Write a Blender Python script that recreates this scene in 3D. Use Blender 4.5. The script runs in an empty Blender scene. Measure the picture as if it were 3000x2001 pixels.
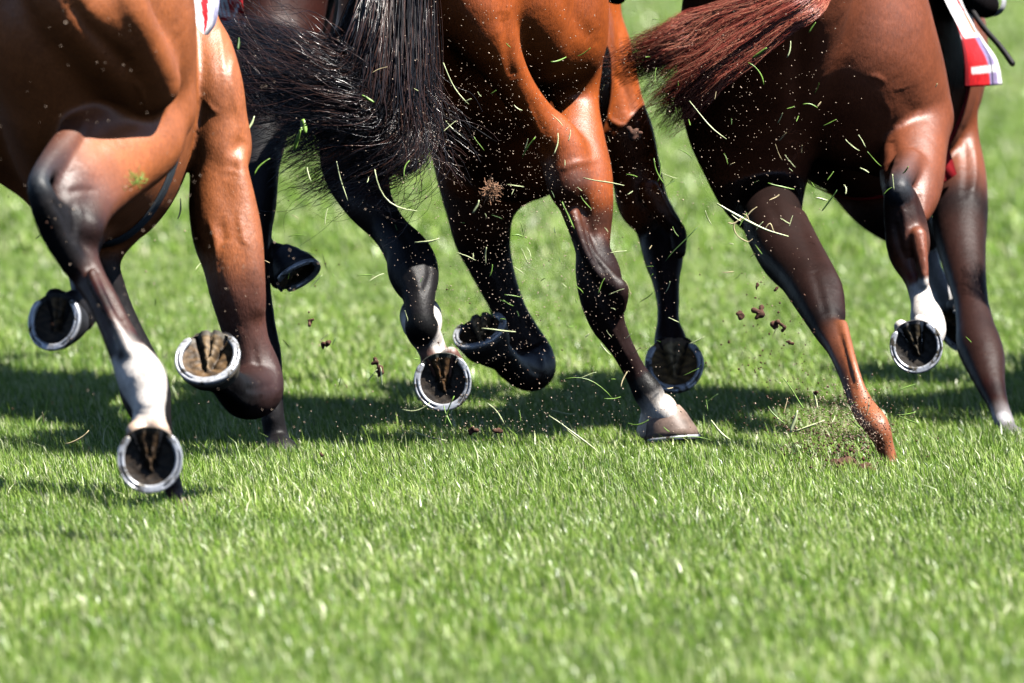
import bpy, math, random
import numpy as np
from mathutils import Vector, Matrix

# ------------------------------------------------------------------ camera, light, exposure
SC = bpy.context.scene
COL = SC.collection
F = 33200.0; CAMH = 1.6; PITCH = (1000.5 + 700) / F
cd = bpy.data.cameras.new('camera'); cam = bpy.data.objects.new('camera', cd); COL.objects.link(cam)
cd.sensor_width = 36; cd.lens = F / 3000 * 36
cam.location = (0, 0, CAMH); cam.rotation_euler = (math.pi / 2 - math.atan(PITCH), 0, 0)
cd.clip_start = 1; cd.clip_end = 3000
cd.dof.use_dof = True; cd.dof.focus_distance = 25.3; cd.dof.aperture_fstop = 5.6
SC.camera = cam
SUN_EL = math.radians(57); SUN_AZ = math.radians(24)      # azimuth: from +X turned towards the camera
SD = Vector((math.cos(SUN_EL) * math.cos(SUN_AZ), -math.cos(SUN_EL) * math.sin(SUN_AZ), math.sin(SUN_EL)))
w = bpy.data.worlds.new('World'); SC.world = w; w.use_nodes = True
nt = w.node_tree
sky = nt.nodes.new('ShaderNodeTexSky'); sky.sky_type = 'NISHITA'; sky.sun_disc = False
sky.sun_elevation = SUN_EL; sky.sun_rotation = math.radians(90) + SUN_AZ; sky.air_density = 0.5; sky.dust_density = 0.2; sky.ozone_density = 1.0
nt.links.new(sky.outputs[0], nt.nodes['Background'].inputs[0]); nt.nodes['Background'].inputs[1].default_value = 0.05
sl = bpy.data.lights.new('sun', 'SUN'); sl.energy = 5.0; sl.angle = math.radians(0.5); sl.color = (1, 0.95, 0.88)
so = bpy.data.objects.new('sun', sl); COL.objects.link(so); so.rotation_euler = SD.to_track_quat('Z', 'Y').to_euler()
SC.view_settings.view_transform = 'Standard'; SC.view_settings.look = 'None'
SC.view_settings.exposure = 1.5; SC.view_settings.gamma = 1
SC.cycles.use_denoising = True
SC.cycles.max_bounces = 5; SC.cycles.diffuse_bounces = 0; SC.cycles.glossy_bounces = 0; SC.cycles.transparent_max_bounces = 4

rng = np.random.default_rng(7); random.seed(7)
CP = Vector((0, 0, CAMH)); FW = Vector((0, math.cos(math.atan(PITCH)), -math.sin(math.atan(PITCH))))
UP = Vector((0, math.sin(math.atan(PITCH)), math.cos(math.atan(PITCH))))
DD = 0.0      # depth shift of the horse being built
def P(px, py, D):
    D = D + DD
    d = FW + Vector((1, 0, 0)) * ((px - 1500) / F) + UP * ((1000.5 - py) / F)
    return CP + d * (D / d.y)

# ------------------------------------------------------------------ materials
def new_mat(name):
    m = bpy.data.materials.new(name); m.use_nodes = True
    return m, m.node_tree, m.node_tree.nodes['Principled BSDF']
def noise(nt, scale, detail=4, rough=0.55, vec=None, coord='Object', stretch=None):
    tc = nt.nodes.new('ShaderNodeTexCoord'); n = nt.nodes.new('ShaderNodeTexNoise')
    n.inputs['Scale'].default_value = scale; n.inputs['Detail'].default_value = detail; n.inputs['Roughness'].default_value = rough
    if stretch:
        mp = nt.nodes.new('ShaderNodeMapping'); mp.inputs['Scale'].default_value = stretch
        nt.links.new(tc.outputs[coord], mp.inputs[0]); nt.links.new(mp.outputs[0], n.inputs['Vector'])
    else:
        nt.links.new(tc.outputs[coord], n.inputs['Vector'])
    return n
def ramp(nt, src, a, b, c0, c1):
    r = nt.nodes.new('ShaderNodeValToRGB'); r.color_ramp.elements[0].position = a; r.color_ramp.elements[1].position = b
    r.color_ramp.elements[0].color = (*c0, 1); r.color_ramp.elements[1].color = (*c1, 1)
    nt.links.new(src, r.inputs[0]); return r
def mul(nt, a, b, fac=1.0):
    m = nt.nodes.new('ShaderNodeMix'); m.data_type = 'RGBA'; m.blend_type = 'MULTIPLY'; m.inputs[0].default_value = fac
    nt.links.new(a, m.inputs[6]); nt.links.new(b, m.inputs[7]); return m
def bump(nt, src, bs, strength, dist, prev=None):
    b = nt.nodes.new('ShaderNodeBump'); b.inputs['Strength'].default_value = strength; b.inputs['Distance'].default_value = dist
    nt.links.new(src, b.inputs['Height'])
    if prev: nt.links.new(prev.outputs[0], b.inputs['Normal'])
    nt.links.new(b.outputs[0], bs.inputs['Normal']); return b

def coat_mat(name):
    m, nt, bs = new_mat(name)
    at = nt.nodes.new('ShaderNodeAttribute'); at.attribute_name = 'coat'
    n1 = noise(nt, 9, 5, 0.6); r1 = ramp(nt, n1.outputs[0], 0.3, 0.7, (0.72, 0.70, 0.68), (1.12, 1.1, 1.08))
    n2 = noise(nt, 260, 2, 0.6, stretch=(1, 1, 0.25)); r2 = ramp(nt, n2.outputs[0], 0.3, 0.7, (0.72, 0.72, 0.72), (1.15, 1.15, 1.15))
    c = mul(nt, at.outputs['Color'], r1.outputs[0]); c = mul(nt, c.outputs[2], r2.outputs[0])
    nt.links.new(c.outputs[2], bs.inputs['Base Color'])
    bs.inputs['Roughness'].default_value = 0.5
    
    bs.inputs['Specular IOR Level'].default_value = 0.32
    sp = nt.nodes.new('ShaderNodeSeparateColor'); nt.links.new(at.outputs['Color'], sp.inputs[0])
    mr = nt.nodes.new('ShaderNodeMapRange'); nt.links.new(sp.outputs[0], mr.inputs[0])
    for q, v in zip(range(1, 5), (0.01, 0.14, 0.07, 0.75)): mr.inputs[q].default_value = v
    nt.links.new(mr.outputs[0], bs.inputs['Coat Weight'])
    ms = nt.nodes.new('ShaderNodeMapRange'); nt.links.new(sp.outputs[0], ms.inputs[0])
    for q, v in zip(range(1, 5), (0.01, 0.14, 0.20, 0.36)): ms.inputs[q].default_value = v
    nt.links.new(ms.outputs[0], bs.inputs['Specular IOR Level'])
    n3 = noise(nt, 150, 3, 0.7); r3 = ramp(nt, n3.outputs[0], 0.70, 0.74, (0, 0, 0), (1, 1, 1))
    n4 = noise(nt, 5, 3, 0.6); r4 = ramp(nt, n4.outputs[0], 0.42, 0.62, (0, 0, 0), (1, 1, 1)); mm = mul(nt, r3.outputs[0], r4.outputs[0])
    dm = nt.nodes.new('ShaderNodeMix'); dm.data_type = 'RGBA'; nt.links.new(mm.outputs[2], dm.inputs[0]); nt.links.new(c.outputs[2], dm.inputs[6]); dm.inputs[7].default_value = (0.22, 0.15, 0.10, 1)
    nt.links.new(dm.outputs[2], bs.inputs['Base Color'])
    bs.inputs['Coat Roughness'].default_value = 0.46; bs.inputs['Coat IOR'].default_value = 1.5
    b0 = noise(nt, 24, 3, 0.5); b = bump(nt, b0.outputs[0], bs, 0.22, 0.01)
    b1 = noise(nt, 330, 3, 0.6, stretch=(1, 1, 0.3)); b = bump(nt, b1.outputs[0], bs, 0.55, 0.0016, b)
    nt.links.new(b.outputs[0], bs.inputs['Coat Normal'])
    return m
def attr_mat(name, attr, rough=0.6, spec=0.4, bscale=120, bdist=0.001, metal=0.0):
    m, nt, bs = new_mat(name)
    at = nt.nodes.new('ShaderNodeAttribute'); at.attribute_name = attr
    n1 = noise(nt, 60, 5, 0.65); r1 = ramp(nt, n1.outputs[0], 0.3, 0.7, (0.55, 0.53, 0.5), (1.2, 1.2, 1.2))
    c = mul(nt, at.outputs['Color'], r1.outputs[0]); nt.links.new(c.outputs[2], bs.inputs['Base Color'])
    bs.inputs['Roughness'].default_value = rough; bs.inputs['Specular IOR Level'].default_value = spec; bs.inputs['Metallic'].default_value = metal
    b1 = noise(nt, bscale, 4, 0.6); bump(nt, b1.outputs[0], bs, 0.5, bdist)
    return m
def plain_mat(name, col, rough=0.5, spec=0.5, metal=0.0, var=0.25, scale=30, coat=0.0):
    m, nt, bs = new_mat(name)
    n1 = noise(nt, scale, 4); r1 = ramp(nt, n1.outputs[0], 0.3, 0.7, [c * (1 - var) for c in col], [min(1, c * (1 + var)) for c in col])
    nt.links.new(r1.outputs[0], bs.inputs['Base Color'])
    bs.inputs['Roughness'].default_value = rough; bs.inputs['Specular IOR Level'].default_value = spec
    bs.inputs['Metallic'].default_value = metal; bs.inputs['Coat Weight'].default_value = coat
    bump(nt, n1.outputs[0], bs, 0.2, 0.002)
    return m
M_COAT = coat_mat('horse_coat')
M_HOOF = attr_mat('hoof_horn', 'coat', 0.5, 0.45)
M_SOLE = attr_mat('hoof_sole', 'coat', 0.6, 0.35, 90, 0.004)
M_SHOE = plain_mat('worn_aluminium', (0.54, 0.56, 0.60), 0.34, 0.7, 0.4, 0.25, 90)
def muddy(m):
    nt = m.node_tree; bs = nt.nodes['Principled BSDF']; l = bs.inputs['Base Color'].links[0].from_socket
    n = noise(nt, 42, 5, 0.7); r = ramp(nt, n.outputs[0], 0.52, 0.60, (0, 0, 0), (1, 1, 1))
    dm = nt.nodes.new('ShaderNodeMix'); dm.data_type = 'RGBA'; nt.links.new(r.outputs[0], dm.inputs[0]); nt.links.new(l, dm.inputs[6]); dm.inputs[7].default_value = (0.085, 0.07, 0.045, 1)
    nt.links.new(dm.outputs[2], bs.inputs['Base Color'])
muddy(M_SHOE)
M_LEATHER = plain_mat('black_leather', (0.012, 0.011, 0.016), 0.22, 0.6, 0, 0.3, 60, 0.4)
M_GIRTH = plain_mat('girth_webbing', (0.05, 0.06, 0.07), 0.55, 0.4, 0, 0.3, 300)
M_GIRTHR = plain_mat('red_girth', (0.30, 0.012, 0.018), 0.6, 0.3)
M_WHITE = plain_mat('white_cloth', (0.78, 0.78, 0.80), 0.8, 0.2, 0, 0.05, 20)
M_SILK = plain_mat('racing_silk', (0.45, 0.03, 0.03), 0.5, 0.4, 0, 0.1)
def hair_mat(name, c0, c1, rough=0.35):
    m, nt, bs = new_mat(name)
    at = nt.nodes.new('ShaderNodeAttribute'); at.attribute_name = 'rnd'
    r = ramp(nt, at.outputs['Fac'], 0.45, 1.0, c0, c1)
    nt.links.new(r.outputs[0], bs.inputs['Base Color']); bs.inputs['Roughness'].default_value = rough
    bs.inputs['Specular IOR Level'].default_value = 0.6
    return m
M_TAILK = hair_mat('black_tail_hair', (0.016, 0.016, 0.020), (0.085, 0.040, 0.030), 0.26)
M_TAILR = hair_mat('red_tail_hair', (0.22, 0.038, 0.024), (0.60, 0.24, 0.15), 0.35)

# ------------------------------------------------------------------ mesh helpers
def mesh_obj(name, V, Fa, mat, parent=None, smooth=True, loc=None):
    me = bpy.data.meshes.new(name)
    V = np.asarray(V, dtype=np.float32)
    if isinstance(Fa, np.ndarray):
        k = Fa.shape[1]; me.vertices.add(len(V)); me.vertices.foreach_set('co', V.ravel())
        me.loops.add(Fa.size); me.loops.foreach_set('vertex_index', Fa.astype(np.int32).ravel())
        me.polygons.add(len(Fa)); me.polygons.foreach_set('loop_start', np.arange(0, Fa.size, k, dtype=np.int32))
        me.update(calc_edges=True)
    else:
        me.from_pydata([tuple(v) for v in V], [], Fa); me.update()
    me.materials.append(mat)
    if smooth: me.polygons.foreach_set('use_smooth', np.ones(len(me.polygons), dtype=bool))
    o = bpy.data.objects.new(name, me); COL.objects.link(o)
    if parent is not None:
        o.parent = parent
    return o
def color_attr(o, cols, name='coat'):
    a = o.data.attributes.new(name, 'FLOAT_COLOR', 'POINT')
    c = np.ones((len(o.data.vertices), 4), dtype=np.float32); c[:, :3] = cols
    a.data.foreach_set('color', c.ravel())
def tag(o, label, cat, group=None, kind=None):
    if label: o['label'] = label
    if cat: o['category'] = cat
    if group: o['group'] = group
    if kind: o['kind'] = kind
    return o

# ------------------------------------------------------------------ sculpting: smooth union of tapering chains, meshed by surface nets
def catmull(S, sub):
    S = np.asarray(S, dtype=np.float64); n = len(S)
    if n == 1: return S
    A = np.vstack([2 * S[0] - S[1], S, 2 * S[-1] - S[-2]]); out = []
    for i in range(1, n):
        p0, p1, p2, p3 = A[i - 1], A[i], A[i + 1], A[i + 2]
        for t in np.arange(sub) / sub:
            out.append(0.5 * (2 * p1 + (p2 - p0) * t + (2 * p0 - 5 * p1 + 4 * p2 - p3) * t * t + (3 * p1 - p0 - 3 * p2 + p3) * t ** 3))
    out.append(S[-1]); return np.array(out)
class Chain:
    """stations: x, y, z, radius, r, g, b ; q flattens along axis n ; k is the blend radius"""
    def __init__(s, st, k=0.03, q=1.0, n=(0, 1, 0), sub=7, neg=False, paint=True):
        st = np.array(st, dtype=np.float64)
        s.S = catmull(st, sub); s.S[:, 3] = np.maximum(s.S[:, 3], st[:, 3].min() * 0.8)
        s.S[:, 4:] = np.clip(s.S[:, 4:], 0.004, 1)
        s.k = k; s.q = q; s.n = np.array(n, dtype=np.float64) / np.linalg.norm(n); s.neg = neg; s.paint = paint
    def dist(s, X, Y, Z, want=False):
        best = None; bc = None
        S = s.S; segs = len(S) - 1 if len(S) > 1 else 1
        for i in range(segs):
            a = S[i]; b = S[i + 1] if len(S) > 1 else S[i]
            ab = b[:3] - a[:3]; L2 = max(float(ab @ ab), 1e-12)
            dx = X - a[0]; dy = Y - a[1]; dz = Z - a[2]
            t = np.clip((dx * ab[0] + dy * ab[1] + dz * ab[2]) / L2, 0, 1)
            wx = dx - t * ab[0]; wy = dy - t * ab[1]; wz = dz - t * ab[2]
            r = a[3] + t * (b[3] - a[3])
            w2 = wx * wx + wy * wy + wz * wz
            if s.q != 1.0:
                wn = wx * s.n[0] + wy * s.n[1] + wz * s.n[2]
                w2 = w2 + (1 / (s.q * s.q) - 1) * wn * wn
                d = (np.sqrt(w2) - r) * min(1.0, s.q)
            else:
                d = np.sqrt(w2) - r
            if want:
                c = a[4:] + t[:, None] * (b[4:] - a[4:])
                if best is None: best = d; bc = c
                else:
                    m = d < best; best = np.where(m, d, best); bc[m] = c[m]
            else:
                best = d if best is None else np.minimum(best, d)
        return (best, bc) if want else best
    def box(s, pad):
        e = (s.S[:, 3] * max(1, s.q) + pad)[:, None]
        return (s.S[:, :3] - e).min(0), (s.S[:, :3] + e).max(0)
def surface_nets(G, org, h):
    inside = G < 0
    sx, sy, sz = G.shape
    c = inside[:-1, :-1, :-1].astype(np.int8)
    for dx in (0, 1):
        for dy in (0, 1):
            for dz in (0, 1):
                if dx + dy + dz: c = c + inside[dx:sx - 1 + dx, dy:sy - 1 + dy, dz:sz - 1 + dz]
    act = np.argwhere((c > 0) & (c < 8))
    acc = np.zeros((len(act), 3)); cnt = np.zeros(len(act))
    corners = [(0,0,0),(1,0,0),(0,1,0),(1,1,0),(0,0,1),(1,0,1),(0,1,1),(1,1,1)]
    vals = [G[act[:, 0] + a, act[:, 1] + b, act[:, 2] + d].astype(np.float64) for a, b, d in corners]
    for i in range(8):
        for j in range(i + 1, 8):
            if sum(abs(corners[i][q] - corners[j][q]) for q in range(3)) != 1: continue
            m = (vals[i] < 0) != (vals[j] < 0)
            t = np.where(m, vals[i] / np.where(m, vals[i] - vals[j], 1), 0)
            p = np.array(corners[i])[None] + t[:, None] * (np.array(corners[j]) - np.array(corners[i]))[None]
            acc[m] += p[m]; cnt[m] += 1
    V = (act + acc / cnt[:, None]) * h + org
    idx = -np.ones((sx - 1, sy - 1, sz - 1), dtype=np.int32); idx[act[:, 0], act[:, 1], act[:, 2]] = np.arange(len(act))
    faces = []
    for ax in range(3):
        o1, o2 = [(1, 2), (2, 0), (0, 1)][ax]
        sl0 = [slice(1, -1)] * 3; sl1 = [slice(1, -1)] * 3
        sl0[ax] = slice(0, -1); sl1[ax] = slice(1, None)
        A = inside[tuple(sl0)]; B = inside[tuple(sl1)]
        e = np.argwhere(A != B); fl = A[e[:, 0], e[:, 1], e[:, 2]]
        e = e + 1; e[:, ax] -= 1
        def ix(d1, d2):
            q = e.copy(); q[:, o1] -= d1; q[:, o2] -= d2
            return idx[q[:, 0], q[:, 1], q[:, 2]]
        Q = np.stack([ix(1, 1), ix(0, 1), ix(0, 0), ix(1, 0)], 1)
        Q[~fl] = Q[~fl][:, ::-1]; faces.append(Q)
    Fa = np.concatenate(faces); Fa = Fa[(Fa >= 0).all(1)]
    return V, Fa
def sculpt(name, chains, h, mat, parent=None, spots=(), wobble=None):
    pos = [c for c in chains if not c.neg]
    lo = np.min([c.box(0.03)[0] for c in pos], 0); hi = np.max([c.box(0.03)[1] for c in pos], 0)
    n = np.ceil((hi - lo) / h).astype(int) + 1
    G = np.full(n, 0.12, dtype=np.float32)
    ax = [lo[i] + np.arange(n[i]) * h for i in range(3)]
    for c in chains:
        a, b = c.box(max(0.02, c.k * 1.2))
        i0 = np.clip(np.floor((a - lo) / h).astype(int), 0, n); i1 = np.clip(np.ceil((b - lo) / h).astype(int) + 1, 0, n)
        if (i1 <= i0).any(): continue
        X = ax[0][i0[0]:i1[0]].astype(np.float32)[:, None, None]; Y = ax[1][i0[1]:i1[1]].astype(np.float32)[None, :, None]; Z = ax[2][i0[2]:i1[2]].astype(np.float32)[None, None, :]
        d = c.dist(X, Y, Z).astype(np.float32)
        g = G[i0[0]:i1[0], i0[1]:i1[1], i0[2]:i1[2]]; k = c.k
        if c.neg:
            d = -d; hh = np.clip(0.5 + 0.5 * (g - d) / k, 0, 1); g[...] = d * (1 - hh) + g * hh + k * hh * (1 - hh)
        else:
            hh = np.clip(0.5 + 0.5 * (g - d) / k, 0, 1); g[...] = g * (1 - hh) + d * hh - k * hh * (1 - hh)
    V, Fa = surface_nets(G, lo, h)
    E = np.concatenate([Fa[:, [0, 1]], Fa[:, [1, 2]], Fa[:, [2, 3]], Fa[:, [3, 0]]]); nv = len(V)
    deg = np.bincount(E[:, 0], minlength=nv) + np.bincount(E[:, 1], minlength=nv)
    for lam in (0.6, -0.62, 0.6, -0.62, 0.6, -0.62, 0.6, -0.62, 0.5, 0.3):
        A_ = np.stack([np.bincount(E[:, 0], V[E[:, 1], q], nv) + np.bincount(E[:, 1], V[E[:, 0], q], nv) for q in range(3)], 1) / deg[:, None]
        V = V + lam * (A_ - V)
    o = mesh_obj(name, V, Fa, mat, parent)
    W = np.zeros(len(V)); C = np.zeros((len(V), 3))
    X, Y, Z = V[:, 0], V[:, 1], V[:, 2]
    for c in pos:
        if not c.paint: continue
        a, b = c.box(0.12); m = ((V > a) & (V < b)).all(1)
        if not m.any(): continue
        d, col = c.dist(X[m], Y[m], Z[m], True)
        ww = np.exp(-np.clip(d, -0.01, 0.3) / 0.008); W[m] += ww; C[m] += ww[:, None] * col
    C /= np.maximum(W, 1e-20)[:, None]
    wob = (np.sin(X * 90 + Z * 60) + np.sin(Y * 110 - Z * 83) + np.sin(X * 51 - Y * 70 + Z * 130)) / 3
    for (p, r, col, soft) in spots:
        d = np.sqrt(((V - np.array(p)) ** 2).sum(1)) / r + 0.12 * wob
        t = np.clip((1 + soft - d) / (2 * soft), 0, 1)[:, None]; C = C * (1 - t) + np.array(col) * t
    color_attr(o, C)
    # keep only the largest shell is not needed: chains overlap by construction
    return o

# ------------------------------------------------------------------ hooves
def hoof(parent, O, nrm, toe, wd=0.13, horn=(0.05, 0.045, 0.045), sole=(0.10, 0.06, 0.03), frog=(0.30, 0.19, 0.09), shoe=True):
    """O sole centre, nrm points out of the sole, toe points to the toe"""
    z = -Vector(nrm).normalized(); y = Vector(toe); y = (y - z * y.dot(z)).normalized(); x = y.cross(z)
    M = Matrix((x, y, z)).transposed()
    R = wd / 2 * 0.97; seedw = (O[0] * 37 + O[2] * 91) % 3 - 1
    def tr(p): return Vector(O) + M @ Vector(p)
    NA = 56
    def plan(phi, r=1.0):   # phi 0 at the toe
        c, s = math.cos(phi), math.sin(phi)
        ln = 1.10 if c > 0 else 1.06 - 0.10 * c * c
        return (r * R * s * (1.0 + 0.07 * c) * (1 + seedw * 0.012 * math.sin(3 * phi + seedw)), r * R * c * ln)
    V = []; Fa = []; cols = []
    rows = [(0.0, 0.97, 0.0), (0.004, 1.0, 0.0), (0.25, 0.965, -0.002), (0.5, 0.93, -0.007), (0.75, 0.885, -0.012), (0.94, 0.85, -0.017), (1.0, 0.82, -0.018), (1.03, 0.7, -0.018)]
    for (t, sc, back) in rows:
        for i in range(NA):
            phi = 2 * math.pi * i / NA; px_, py_ = plan(phi, sc); hh = 0.054 + 0.019 * math.cos(phi)
            ring = 1 + 0.006 * math.sin(t * 60)
            V.append(tr((px_ * ring, py_ * ring + back * (0.6 + 0.9 * max(0, math.cos(phi))), t * hh)))
            k = 0.8 + 0.35 * math.sin(t * 21 + 0.3 * math.sin(phi * 3)); cols.append([c * k for c in horn])
    for r in range(len(rows) - 1):
        for i in range(NA):
            j = (i + 1) % NA; Fa.append((r * NA + i, r * NA + j, (r + 1) * NA + j, (r + 1) * NA + i))
    Fa.append(tuple(range((len(rows) - 1) * NA, len(rows) * NA)))
    ho = mesh_obj('hoof', V, Fa, M_HOOF, parent); color_attr(ho, cols)
    # sole: polar height field with frog, cleft and bars
    V = []; cols = []; Fa = []; NR = 18
    for a in range(NR + 1):
        rr = a / NR
        for i in range(NA):
            phi = 2 * math.pi * i / NA; px_, py_ = plan(phi, rr * 0.965)
            h = 0.011 * (1 - rr ** 3)
            yy = py_ / R; xx = px_ / R
            fw = max(0.0, (0.42 - yy) / 1.4) * 0.42        # half width of frog wedge, widest at the heel
            f = 1 / (1 + math.exp((abs(xx) - fw) * 26)) if yy < 0.42 else 0
            cleft = math.exp(-(xx / 0.05) ** 2) * (1 if yy < 0.0 else 0) * f
            gro = math.exp(-((abs(xx) - fw - 0.09) / 0.06) ** 2) * (1 if yy < 0.35 else 0)
            h -= 0.012 * f; h += 0.010 * cleft + 0.010 * gro
            h += (0.0022 * math.sin(xx * 17 + 3 * yy) * math.sin(yy * 14) + 0.0016 * math.sin(xx * 31 + 5 + seedw) * math.sin(yy * 27 - 2)) * (1 - rr)
            V.append(tr((px_, py_, h + 0.001)))
            kk = (0.8 + 0.4 * math.sin(xx * 9 + 4 * math.sin(yy * 8)))
            c = [(s * (1 - f) + q * f) * kk * (1 - 0.5 * gro) for s, q in zip(sole, frog)]
            if rr > 0.86: c = [min(1, horn[q] * 0.8 + 0.02) for q in range(3)]
            cols.append(c)
    for a in range(NR):
        for i in range(NA):
            j = (i + 1) % NA; Fa.append((a * NA + i, (a + 1) * NA + i, (a + 1) * NA + j, a * NA + j))
    s = mesh_obj('sole', V, Fa, M_SOLE, ho); color_attr(s, cols)
    if shoe:
        prof = [(0.99, 0.0), (1.0, -0.003), (0.985, -0.0085), (0.965, -0.0092), (0.925, -0.0092), (0.912, -0.0045), (0.885, -0.0045), (0.872, -0.0092), (0.82, -0.0092), (0.785, -0.008), (0.77, -0.004), (0.775, 0.0)]
        V = []; Fa = []; NS = 60; K = len(prof)
        for i in range(NS + 1):
            phi = math.radians(-136 + 272 * i / NS + 3 * seedw)
            e = min(i, NS - i); tk = 1.0 if e > 2 else (0.45, 0.8, 0.95)[e]
            nf = 0.0 if (e < 9 or abs(i - NS // 2) < 6) else 1.0
            for (rr, zz) in prof:
                mid = 0.86; r2 = mid + (rr - mid) * tk
                if zz == -0.0045: zz = -0.0045 * nf - 0.0092 * (1 - nf)
                px_, py_ = plan(phi, r2 * 1.02); V.append(tr((px_, py_, zz)))
        for i in range(NS):
            for k in range(K):
                l = (k + 1) % K; Fa.append((i * K + k, (i + 1) * K + k, (i + 1) * K + l, i * K + l))
        Fa.append(tuple(range(K))); Fa.append(tuple(reversed(range(NS * K, NS * K + K))))
        mesh_obj('horseshoe', V, Fa, M_SHOE, ho)
    return tr, ho

# ------------------------------------------------------------------ hair
def hair(name, guides, n, parent, mat, width=0.0009, spread=0.03, tipspread=2.2, seg=14, frizz=0.006, clump=60, seed=1, lens=(0.75, 1.0), loose=0.28):
    """guides: list of rows of (px,py,D); strands interpolate across neighbouring guides"""
    r = np.random.default_rng(seed)
    G = np.array([[list(P(*p)) for p in g] for g in guides])         # ng, np, 3
    cg = r.random(clump) ** 1.25 * (len(guides) - 1); co = r.normal(size=(clump, 2))
    V = np.zeros((n, seg + 1, 3, 3)); rnd = r.random(n)
    for i in range(n):
        cI = r.integers(clump); u = np.clip(cg[cI] + r.normal() * 0.36 * loose, 0, len(guides) - 1 - 1e-6)
        a = int(u); f = u - a
        st = G[a] * (1 - f) + G[a + 1] * f if len(guides) > 1 else G[0]
        pts = catmull(st, 8); T = np.linspace(0, r.uniform(*lens), seg + 1); idx = T * (len(pts) - 1)
        i0 = np.minimum(idx.astype(int), len(pts) - 2); fr = (idx - i0)[:, None]
        c = pts[i0] * (1 - fr) + pts[i0 + 1] * fr
        tg = np.gradient(c, axis=0); tg /= np.linalg.norm(tg, axis=1)[:, None] + 1e-9
        side = np.cross(tg, [0, 1, 0]); side /= np.linalg.norm(side, axis=1)[:, None] + 1e-9
        dep = np.cross(tg, side)
        sp = spread * (0.55 + (tipspread - 0.55) * T)
        o1 = co[cI, 0] * (0.63 - loose) + r.normal() * loose; o2 = co[cI, 1] * 0.6 + r.normal() * loose * 1.2
        ph = r.random(4) * 6.28; wv = frizz * (T * 1.6 + 0.1)
        c = c + side * (sp * o1 + wv * np.sin(T * r.uniform(5, 16) + ph[0]))[:, None] + dep * (sp * o2 + wv * np.sin(T * r.uniform(5, 16) + ph[1]))[:, None]
        c[:, 2] = np.maximum(c[:, 2], 0.1)
        wd = width * (1.25 - T * 0.8) * r.uniform(0.7, 1.3)
        for q in range(3):
            an = q * 2.094 + ph[2]
            V[i, :, q] = c + side * (wd * math.cos(an))[:, None] + dep * (wd * math.sin(an))[:, None]
    base = (np.arange(n) * (seg + 1) * 3)[:, None, None]; s_ = (np.arange(seg) * 3)[None, :, None]; q_ = np.arange(3)[None, None, :]
    q1 = (q_ + 1) % 3
    Fa = np.stack([base + s_ + q_, base + s_ + q1, base + s_ + 3 + q1, base + s_ + 3 + q_], -1).reshape(-1, 4)
    o = mesh_obj(name, V.reshape(-1, 3), Fa, mat, parent)
    a = o.data.attributes.new('rnd', 'FLOAT', 'POINT'); a.data.foreach_set('value', np.repeat(rnd, (seg + 1) * 3).astype(np.float32))
    return o

# ------------------------------------------------------------------ veins, tendons and creases raised on or sunk into the finished surface
def relief(o, lines):
    """lines: (pixel polyline, depth, half width px, height mm)"""
    if not lines: return
    me = o.data; n = len(me.vertices); V = np.zeros(n * 3, np.float32); me.vertices.foreach_get('co', V); V = V.reshape(-1, 3).astype(np.float64)
    N = np.zeros(n * 3, np.float32); me.vertex_normals.foreach_get('vector', N) if hasattr(me, 'vertex_normals') else me.vertices.foreach_get('normal', N); N = N.reshape(-1, 3).astype(np.float64)
    d = V - np.array(CP); zc = d @ np.array(FW); px = 1500 + F * d[:, 0] / zc; py = 1000.5 - F * (d @ np.array(UP)) / zc
    face = np.clip((-N[:, 1] + 0.05) / 0.3, 0, 1); disp = np.zeros(n)
    for (pts, D, wpx, mm) in lines:
        S_ = catmull([[x, y, 0.0] for x, y in pts], 5); lo = S_.min(0) - 4 * wpx; hi = S_.max(0) + 4 * wpx
        m = np.where((px > lo[0]) & (px < hi[0]) & (py > lo[1]) & (py < hi[1]) & (np.abs(V[:, 1] - D - DD) < 0.22) & (face > 0))[0]
        if not len(m): continue
        best = np.full(len(m), 1e9); amp = np.ones(len(m)); L = len(S_) - 1
        for i in range(L):
            a = S_[i, :2]; b = S_[i + 1, :2]; ab = b - a; w0 = px[m] - a[0]; w1 = py[m] - a[1]
            t = np.clip((w0 * ab[0] + w1 * ab[1]) / max(ab @ ab, 1e-9), 0, 1); e = min(1.0, (i + .7) / L * 5, (L - i) / L * 5)
            q = np.hypot(w0 - t * ab[0], w1 - t * ab[1]) ; amp = np.where(q < best, e, amp); best = np.minimum(best, q)
        disp[m] += 0.8 * mm * 0.001 * amp * np.exp(-(best / wpx) ** 2) * face[m]
    V += N * disp[:, None]; me.vertices.foreach_set('co', V.astype(np.float32).ravel()); me.update()

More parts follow.
